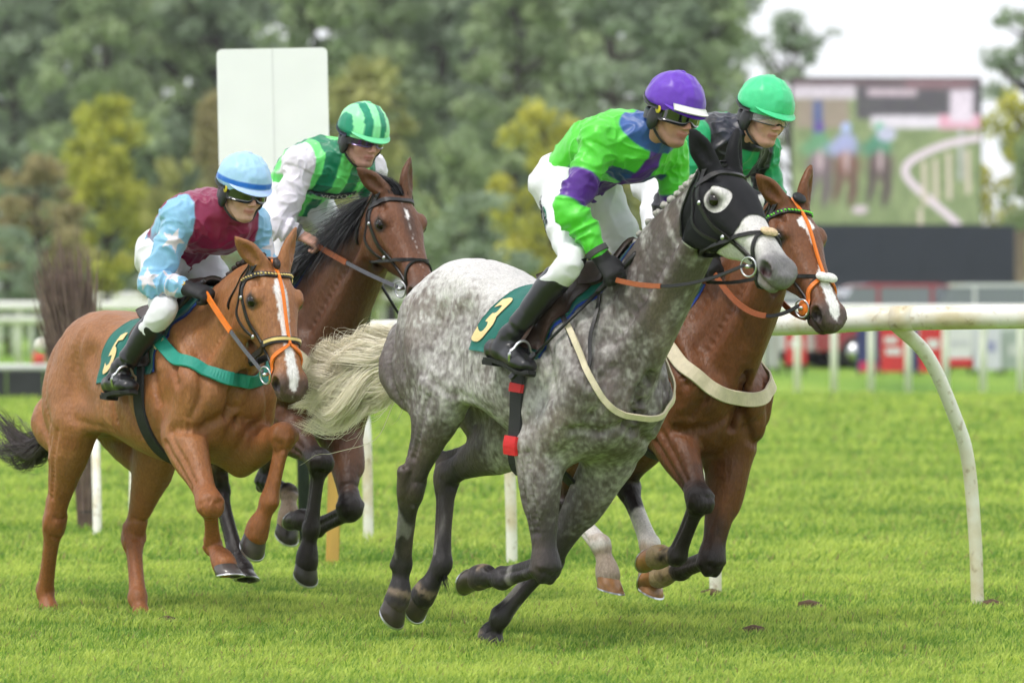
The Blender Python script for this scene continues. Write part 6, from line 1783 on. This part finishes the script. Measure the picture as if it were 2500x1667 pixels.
    nz = vnoise(Vh * (1, 1, .5), 38, 3) * .0026 + .0045 * (1 - np.abs(vnoise(Vh * (1.2, 1.2, .6), 26, 6))) ** 2
    Vh = Vh * (1 + (nz / .125)[:, None]); W = np.array([J.hp(v) for v in Vh])
    Qh = np.array([(i * n + j, (i + 1) * n + j, (i + 1) * n + (j + 1) % n, i * n + (j + 1) % n) for i in range(m) for j in range(n)])
    he = mesh_np('helmet', W, F4=Qh, mat=MATS['silk'], parent=root); J.helmet = he
    set_col(he, J.cap(Vh, np.tile(np.arange(n), m + 1) / n * 2 * np.pi, np.repeat(np.arange(m + 1) / m, n)))
    ball('button', J.hp(oc + (0, 0, rc + .002)), (.014, .014, .007), J.button, he, J.HM)
    # peak
    G = []
    for t in np.linspace(0, 1, 7):
        row = []
        for a in np.linspace(R(-62), R(62), 25):
            e = math.cos(a / R(62) * 1.5707) ** .6; r = 1 + t * .24 * e
            row.append(J.hp(oc + np.array([math.cos(a) * ra * r, math.sin(a) * rb * (1 + t * .12 * e), -.010 - .020 * t * e + .012 * (1 - math.cos(a))])))
        G.append(row)
    pk = sheet('peak', np.array(G), .004, J.peak_mat, he)
    # dark harness below the cap: padded ear pieces, rim and chin strap
    G = []
    for z in np.linspace(-.002, -.044, 6):
        G.append([J.hp((-.010 + .118 * math.cos(a), .104 * math.sin(a), z + .052 * max(0, math.cos(a)))) for a in np.linspace(R(-180), R(180), 49)])
    sheet('helmet_rim', np.array(G)[::-1], .005, MATS['frame_black'], he)
    for sy in (1, -1):
        ball('ear_pad', J.hp((-.004, sy * .093, -.030)), (.036, .016, .050), MATS['frame_black'], he, J.HM)
        P = catmull([J.hp(q) for q in ((.006, sy * .092, -.06), (.022, sy * .074, -.09), (.045, sy * .045, -.118), (.058, 0, -.126))], 5)
        tube_mesh('chin_strap', P, .0055, MATS['frame_black'], he, 6)
    # eyewear
    def band(name, z0, z1, a0, a1, off, mt, par, th=.006, n=31, nose=True):
        G = []
        for z in np.linspace(0, 1, 8):
            row = []
            for a in np.linspace(R(a0), R(a1), n):
                zz = z0 + (z1 - z0) * z
                if nose: zz += .016 * math.exp(-(a / R(11)) ** 2) * (1 - z)
                row.append(J.hp((.004 + (.104 + off) * math.cos(a), (.090 + off) * math.sin(a), zz)))
            G.append(row)
        return sheet(name, np.array(G), th, mt, par)
    ew = empty('goggles' if J.eyewear != 'sunglasses' else 'sunglasses'); ew.parent = root
    if J.eyewear == 'dark':
        band('frame', -.029, .044, -84, 84, .010, MATS['frame_black'], ew); band('lens', -.021, .036, -66, 66, .016, MATS['lens'], ew)
        for sy in (1, -1): ball('vent', J.hp((.032, sy * .108, .012)), (.016, .005, .016), MATS['yellow'], ew, J.HM)
    elif J.eyewear == 'clear':
        band('frame', .024, .030, -72, 72, .010, MATS['frame_black'], ew); band('frame', -.022, -.017, -72, 72, .009, MATS['frame_black'], ew); band('lens', -.018, .024, -70, 70, .011, MATS['lens_clear'], ew, .002)
    else:
        band('lens', -.018, .030, -64, 64, .008, MATS['lens_purple'], ew); band('frame', .012, .026, -88, -58, .010, MATS['navy'], ew, nose=False); band('frame', .012, .026, 58, 88, .010, MATS['navy'], ew, nose=False)
    G = []
    for z in (0, .5, 1):   # strap round the back
        G.append([J.hp((-.010 + .136 * math.cos(a), .122 * math.sin(a), .012 + .016 * z + .05 * (1 - math.cos(a - math.pi)) * -.0 + .035 * (-(math.cos(a)) > 0) * (-math.cos(a)))) for a in np.linspace(R(70), R(290), 41)])
    sheet('strap', np.array(G)[::-1], .003, J.strap_mat, ew)
    if J.eyewear == 'clear':
        for sy in (1, -1):
            e = ball('eye', J.hp((.0875, sy * .032, .009)), .0125, MATS['eye_white'], root); ball('iris', J.hp((.0975, sy * .033, .008)), .0055, MATS['eye'], e)
            tube_mesh('eyebrow', catmull([J.hp(q) for q in ((.099, sy * .012, .029), (.099, sy * .032, .034), (.086, sy * .054, .029))], 4), .0038, MATS['brown_leather'], root, 6)
    return root

def cuff(J, nm, t, w, mt, r=.040):
    d = J.side[nm]; c = d['elbow'] + (d['wrist'] - d['elbow']) * t; ax = nrm(d['wrist'] - d['elbow']); u = nrm(np.cross(ax, (0, 0, 1))); v = np.cross(ax, u)
    loop('cuff', J.jbvh, c, u, v, w, mt, J.root, .004, 28, .002, .14)

def patch_text(bvh, c, u, v, n, body, size, mt, parent, off=.004, bold=.02):
    V2, F = text_mesh(body, size, bold); W = []
    c, u, v, n = (np.asarray(q, float) for q in (c, u, v, n))
    for a, b in V2:
        p = c + u * a + v * b; h = bvh.ray_cast(Vector(p + n * .13), Vector(-n), .4)
        W.append(np.array(h[0]) + n * off if h[0] is not None else p)
    fl = np.cross(u, v) @ n
    return mesh_np('lettering', np.array(W), F3=F if fl > 0 else F[:, ::-1], mat=mt, parent=parent)

def patch_sheet(name, bvh, c, u, v, n, w, h, mt, parent, off=.003, m=10, k=6):
    c, u, v, n = (np.asarray(q, float) for q in (c, u, v, n)); G = []
    for b in np.linspace(-h / 2, h / 2, k):
        row = []
        for a in np.linspace(-w / 2, w / 2, m):
            p = c + u * a + v * b; q = bvh.ray_cast(Vector(p + n * .13), Vector(-n), .4)
            row.append(np.array(q[0]) + n * off if q[0] is not None else p)
        G.append(row)
    G = np.array(G); 
    if np.cross(u, v) @ n > 0: G = G.transpose(1, 0, 2)[:, :][::1]; G = G
    return sheet(name, G if np.cross(G[1, 0] - G[0, 0], G[0, 1] - G[0, 0]) @ n > 0 else G[::-1], .002, mt, parent)

def whip(hs, a, b, label, side):
    a, b = np.array(a, float), np.array(b, float); o = empty('whip'); o.matrix_world = hs.MW; tag(o, label, 'whip')
    t = lambda s_: a + (b - a) * s_
    tube_mesh('handle', [t(0), t(.02), t(.30), t(.32)], [.012, .013, .011, .009], MATS['leather'], o, 10)
    tube_mesh('shaft', [t(.32), t(.82)], [.008, .006], MATS['frame_black'], o, 8)
    ribbon('flap', [t(.80), t(.9), t(1.0)], np.tile((0, side, .2), (3, 1)), .026, .008, MATS['frame_black'], o)
    return o
# ------------------------------------------------------------------ the four riders: colours
def star(u, v, r):
    a = np.arctan2(u, v); d = np.hypot(u, v); k = 2 * np.pi / 5
    b = np.abs((a + k / 2) % k - k / 2)
    lim = r * .42 * math.sin(R(36)) / (np.sin(b) * (math.cos(R(36)) * 0 + 1) * 0 + 1)
    # outline between tip (r) and notch (.42 r)
    x1, y1 = r, 0.0; x2, y2 = .42 * r * math.cos(k / 2), .42 * r * math.sin(k / 2)
    px, py = d * np.cos(b), d * np.sin(b)
    return (x2 - x1) * (py - y1) - (y2 - y1) * (px - x1) > 0   # inside when on the centre side

def arm_uv(J, V, wh, nm_i, t, az):
    """coordinates round a spot on a sleeve: t along the arm (0..2), az degrees round it"""
    d = list(J.side.values())[nm_i]; P = [d['sho'], d['elbow'], d['wrist']]; i = min(int(t), 1); f = t - i
    c = P[i] + (P[i + 1] - P[i]) * f; ax = nrm(P[i + 1] - P[i]); u = nrm(np.cross(ax, (0, 0, 1))); v = np.cross(ax, u)
    n = u * math.cos(R(az)) + v * math.sin(R(az)); s_ = np.cross(ax, n); q = V - (c + n * .06)
    return q @ s_, -(q @ ax), q @ n, wh == nm_i

def sb(x, a, b, e=.004): return sstep(a - e, a + e, x) * sstep(b + e, b - e, x)     # soft-edged band
def sleeve(V, sp, y0=.165): return np.maximum(sstep(y0 - .004, y0 + .004, np.abs(V[:, 1])), (sp > .62).astype(float))

GREEN, PURPLE, BLUE = (.085, .62, .035), (.085, .014, .27), (.020, .075, .25)
def silks_green(J, V, N, sp, wh, arm, tsp, wl):
    c = np.tile(GREEN, (len(V), 1)); sl = sleeve(V, sp); tor = 1 - sl
    c = mixc(c, PURPLE, sl * sb(sp, .50, .93, .02) * arm)
    front = sstep(.10, .20, np.maximum(N[:, 0], -N[:, 2] - .1)) * tor
    ay = np.abs(V[:, 1])
    hw = .036 - .22 * np.abs(ay - .085) * (ay > .085)
    c = mixc(c, BLUE, front * sstep(.156, .150, ay) * sb(wl - .25 - .12 * (ay - .09), -hw, hw))
    c = mixc(c, PURPLE, front * sstep(.004, -.004, ay - .034 - .16 * np.clip(.22 - wl, 0, .2)))
    c = mixc(c, PURPLE, front * sstep(.134, .126, wl) * sstep(.144, .136, ay))
    c = mixc(c, (.03, .10, .34), tor * sstep(2.70, 2.74, tsp))
    return c
LBLUE, MAROON = (.24, .50, .74), (.235, .004, .058)
def silks_maroon(J, V, N, sp, wh, arm, tsp, wl):
    sl = sleeve(V, sp, .158)
    c = mixc(np.tile(MAROON, (len(V), 1)), LBLUE, sl)
    for i in (0, 1):
        for t, az in ((.38, 200), (.38, 80), (.38, 320), (1.0, 230), (1.0, 110), (1.0, 350), (1.6, 200), (1.6, 60), (1.6, 300)):
            a, b, n, m = arm_uv(J, V, wh, i, t, az)
            c = mixc(c, (.72, .66, .72), sl * (m & (n > -.045) & star(a, b, .056)))
    return c
LG, DG = (.16, .82, .20), (.002, .20, .095)
def silks_striped(J, V, N, sp, wh, arm, tsp, wl):
    ph = ((V[:, 1] + .5) / .062) % 2
    c = mixc(np.tile(LG, (len(V), 1)), DG, sb(ph, .0, 1.0, .06))
    return mixc(c, (.76, .72, .80), sleeve(V, sp, .165))
EM, BK = (.004, .34, .12), (.008, .008, .014)
def silks_emerald(J, V, N, sp, wh, arm, tsp, wl):
    ay = np.abs(V[:, 1]); c = np.tile(EM, (len(V), 1)); sl = sleeve(V, sp, .17)
    c = mixc(c, BK, (1 - sl) * sstep(-.004, .004, ay - .055 - .25 * np.clip(.30 - wl, 0, .2)))
    c = mixc(c, BK, sl * sstep(.60, .64, sp))
    c = mixc(c, (.01, .012, .03), (1 - sl) * sstep(2.73, 2.77, tsp))
    return c
def cap_plain(col, band=None):
    def f(Vh, a, t):
        c = np.tile(col, (len(Vh), 1))
        if band: c = mixc(c, band[0], ((t > band[1]) & (t < band[2])).astype(float))
        return c
    return f
def cap_stripes(Vh, a, t):
    st = ((Vh[:, 1] + .5 + .019) / .038 % 2) < 1
    return mixc(np.tile((.30, .90, .42), (len(Vh), 1)), (.002, .26, .14), st.astype(float))

def silk_mat(name, col): return mat(name, col, .38, noise=.06, scale=50, spec=.5, bump=.2, bscale=60)
MATS['peak_purple'] = silk_mat('peak_purple', (.12, .028, .46)); MATS['peak_green'] = silk_mat('peak_green', (.055, .60, .25))
MATS['peak_blue'] = silk_mat('peak_blue', (.40, .55, .86)); MATS['peak_mint'] = silk_mat('peak_mint', (.16, .68, .32)); MATS['band_blue'] = silk_mat('band_blue', (.01, .11, .50))
JRES = .0062
H_ = HORSES
RIDERS = dict(
  green=Jockey(H_['grey'], dz=-.02, gloves=True, silks=silks_green, cap=cap_plain((.125, .030, .47)), button=MATS['peak_purple'], peak_mat=MATS['peak_purple'], strap_mat=MATS['frame_black'], eyewear='dark', skin=(.55, .290, .205), beard=.42,
     knee_r=(.545, -.265, 1.565), knee_l=(.33, .245, 1.62), ankle=(.285, .335, 1.255), heel=(.185, .335, 1.185), toe=(.455, .350, 1.135), label='jockey in bright green silks with purple sleeve bands and purple cap on the grey horse'),
  maroon=Jockey(H_['chestnut'], dz=-.30, dx=-.02, gloves=True, silks=silks_maroon, cap=cap_plain((.36, .60, .84), ((.006, .14, .56), .78, .90)), button=MATS['peak_blue'], peak_mat=MATS['peak_blue'], strap_mat=MATS['frame_black'], eyewear='dark', skin=(.66, .40, .31), beard=.12,
     knee_r=(.60, -.265, 1.645), ankle_r=(.37, -.335, 1.385), heel_r=(.27, -.335, 1.30), toe_r=(.515, -.350, 1.315), label='jockey in maroon silks with starred pale blue sleeves on the chestnut horse'),
  emerald=Jockey(H_['bay'], dz=.015, dx=.0, gloves=True, silks=silks_emerald, cap=cap_plain((.055, .62, .26)), button=MATS['peak_mint'], peak_mat=MATS['peak_green'], strap_mat=MATS['frame_black'], eyewear='clear', skin=(.64, .36, .26), beard=.18,
     label='jockey in emerald and black silks with a green cap on the bay horse'),
  striped=Jockey(H_['brown'], dz=-.03, dx=.085, gloves=False, silks=silks_striped, cap=cap_stripes, button=MATS['peak_mint'], peak_mat=MATS['peak_mint'], strap_mat=MATS['navy'], eyewear='sunglasses', skin=(.62, .34, .26), beard=.38,
     label='jockey in green striped silks and cap with white sleeves on the dark brown horse'),
)
for J in RIDERS.values(): make_jockey(J, JRES)
J = RIDERS['green']
for nm in ('r', 'l'): cuff(J, nm, .88, .026, MATS['cuff_grey'])
_oc = np.array([-.010, 0, .045])
G = np.array([[J.hp(_oc + np.array([.134 * math.cos(a) * (1 + .24 * t), .120 * math.sin(a) * (1 + .08 * t), -.002 - .012 * t + .010 * (1 - t)])) for a in np.linspace(R(-44), R(44), 17)] for t in np.linspace(0, 1, 5)])
sheet('spare_lens', G, .005, MATS['white_peak'], J.helmet)
d = J.side['r']; m_ = (d['hip'] * .62 + d['knee'] * .38) + np.array([-.03, 0, 0]); ax = nrm(d['knee'] - d['hip'])
nn = nrm(np.array([-.75, -.65, .1])); nn = nrm(nn - ax * (nn @ ax)); vv = np.cross(nn, ax)
patch_text(J.bbvh, m_, ax, np.cross(nn, ax), nn, 'KBYS', .085, MATS['letter_dark'], J.root, .003, .02)
th_ = np.linspace(R(-80), R(110), 20)
P_ = [m_ + ax * (.02 + .055 * math.cos(t_)) + np.cross(nn, ax) * .05 * math.sin(t_) for t_ in th_]; Q_, N_ = snap(J.bbvh, [p + nn * .10 for p in P_], .002); ribbon('emblem', smooth_rows(Q_, 2), N_, .007, .001, MATS['letter_green'], J.root)
whip(H_['grey'], (.715, -.075, 1.60), (.365, -.375, 1.060), 'black whip held by the rider of the grey horse', -1)
J = RIDERS['striped']
for nm in ('r', 'l'): cuff(J, nm, .92, .022, MATS['cuff_grey'])
# sponsor strip across the chest
cN = nrm(np.array([.62, -.40, -.66])); cU = nrm(np.array([.50, .84, -.12])); cU = nrm(cU - cN * (cU @ cN)); cV = np.cross(cN, cU)
cC = J.j['chest'] + np.array([.0, -.040, -.115])
patch_sheet('sponsor_strip', J.jbvh, cC + cU * .02, cU, cV, cN, .23, .052, MATS['navy'], J.root, .005, 16, 5)
patch_text(J.jbvh, cC - cU * .046, cU, cV, cN, 'BET', .043, MATS['letter_blue'], J.root, .012, .012)
patch_text(J.jbvh, cC + cU * .050, cU, cV, cN, 'VICTOR', .042, MATS['letter_white'], J.root, .012, .012)
whip(H_['brown'], (.66, .10, 1.70), (.86, .33, 1.27), 'black whip held low beside the dark brown horse', 1)
J = RIDERS['maroon']; d = J.side['r']
ax = nrm(d['hand'] - d['elbow']); nn = np.array([.1, -.8, .5]); nn = nrm(nn - ax * (nn @ ax))
gb = BVHTree.FromPolygons([tuple(v) for v in J.V + J.N * .0045], [tuple(q) for q in J.Q])
P_ = [d['wrist'] - ax * .008 + ax * .011 * math.cos(t_) + np.cross(nn, ax) * .011 * math.sin(t_) for t_ in np.linspace(0, 2 * np.pi, 17)]; Q_, N_ = snap(gb, [p + nn * .05 for p in P_], .001); ribbon('emblem', Q_, N_, .005, .001, MATS['gold_print'], J.root)
whip(H_['chestnut'], (.640, -.105, 1.490), (.330, -.385, 1.040), 'black whip held by the maroon rider across his boot', -1)
print('riders', round(time.time() - T0, 1))
# ------------------------------------------------------------------ thin damp haze over the course
def haze(density):
    lo, hi = (-120, -6, -1.0), (120, 320, 26.0)
    V = [(x, y, z) for x in (lo[0], hi[0]) for y in (lo[1], hi[1]) for z in (lo[2], hi[2])]
    Q = [(0, 1, 3, 2), (4, 6, 7, 5), (0, 4, 5, 1), (2, 3, 7, 6), (0, 2, 6, 4), (1, 5, 7, 3)]
    m = bpy.data.materials.new('haze_air'); m.use_nodes = True; nt = m.node_tree; nt.nodes.remove(nt.nodes['Principled BSDF'])
    v = nt.nodes.new('ShaderNodeVolumePrincipled'); v.inputs['Color'].default_value = (.95, .97, 1.0, 1); v.inputs['Density'].default_value = density
    nt.links.new(v.outputs[0], nt.nodes['Material Output'].inputs['Volume'])
    try: m.cycles.homogeneous_volume = True
    except Exception: pass
    o = mesh_np('haze', np.array(V), F4=np.array(Q), mat=m, smooth=False); o['kind'] = 'stuff'
sc.cycles.volume_bounces = 0
haze(.00026)
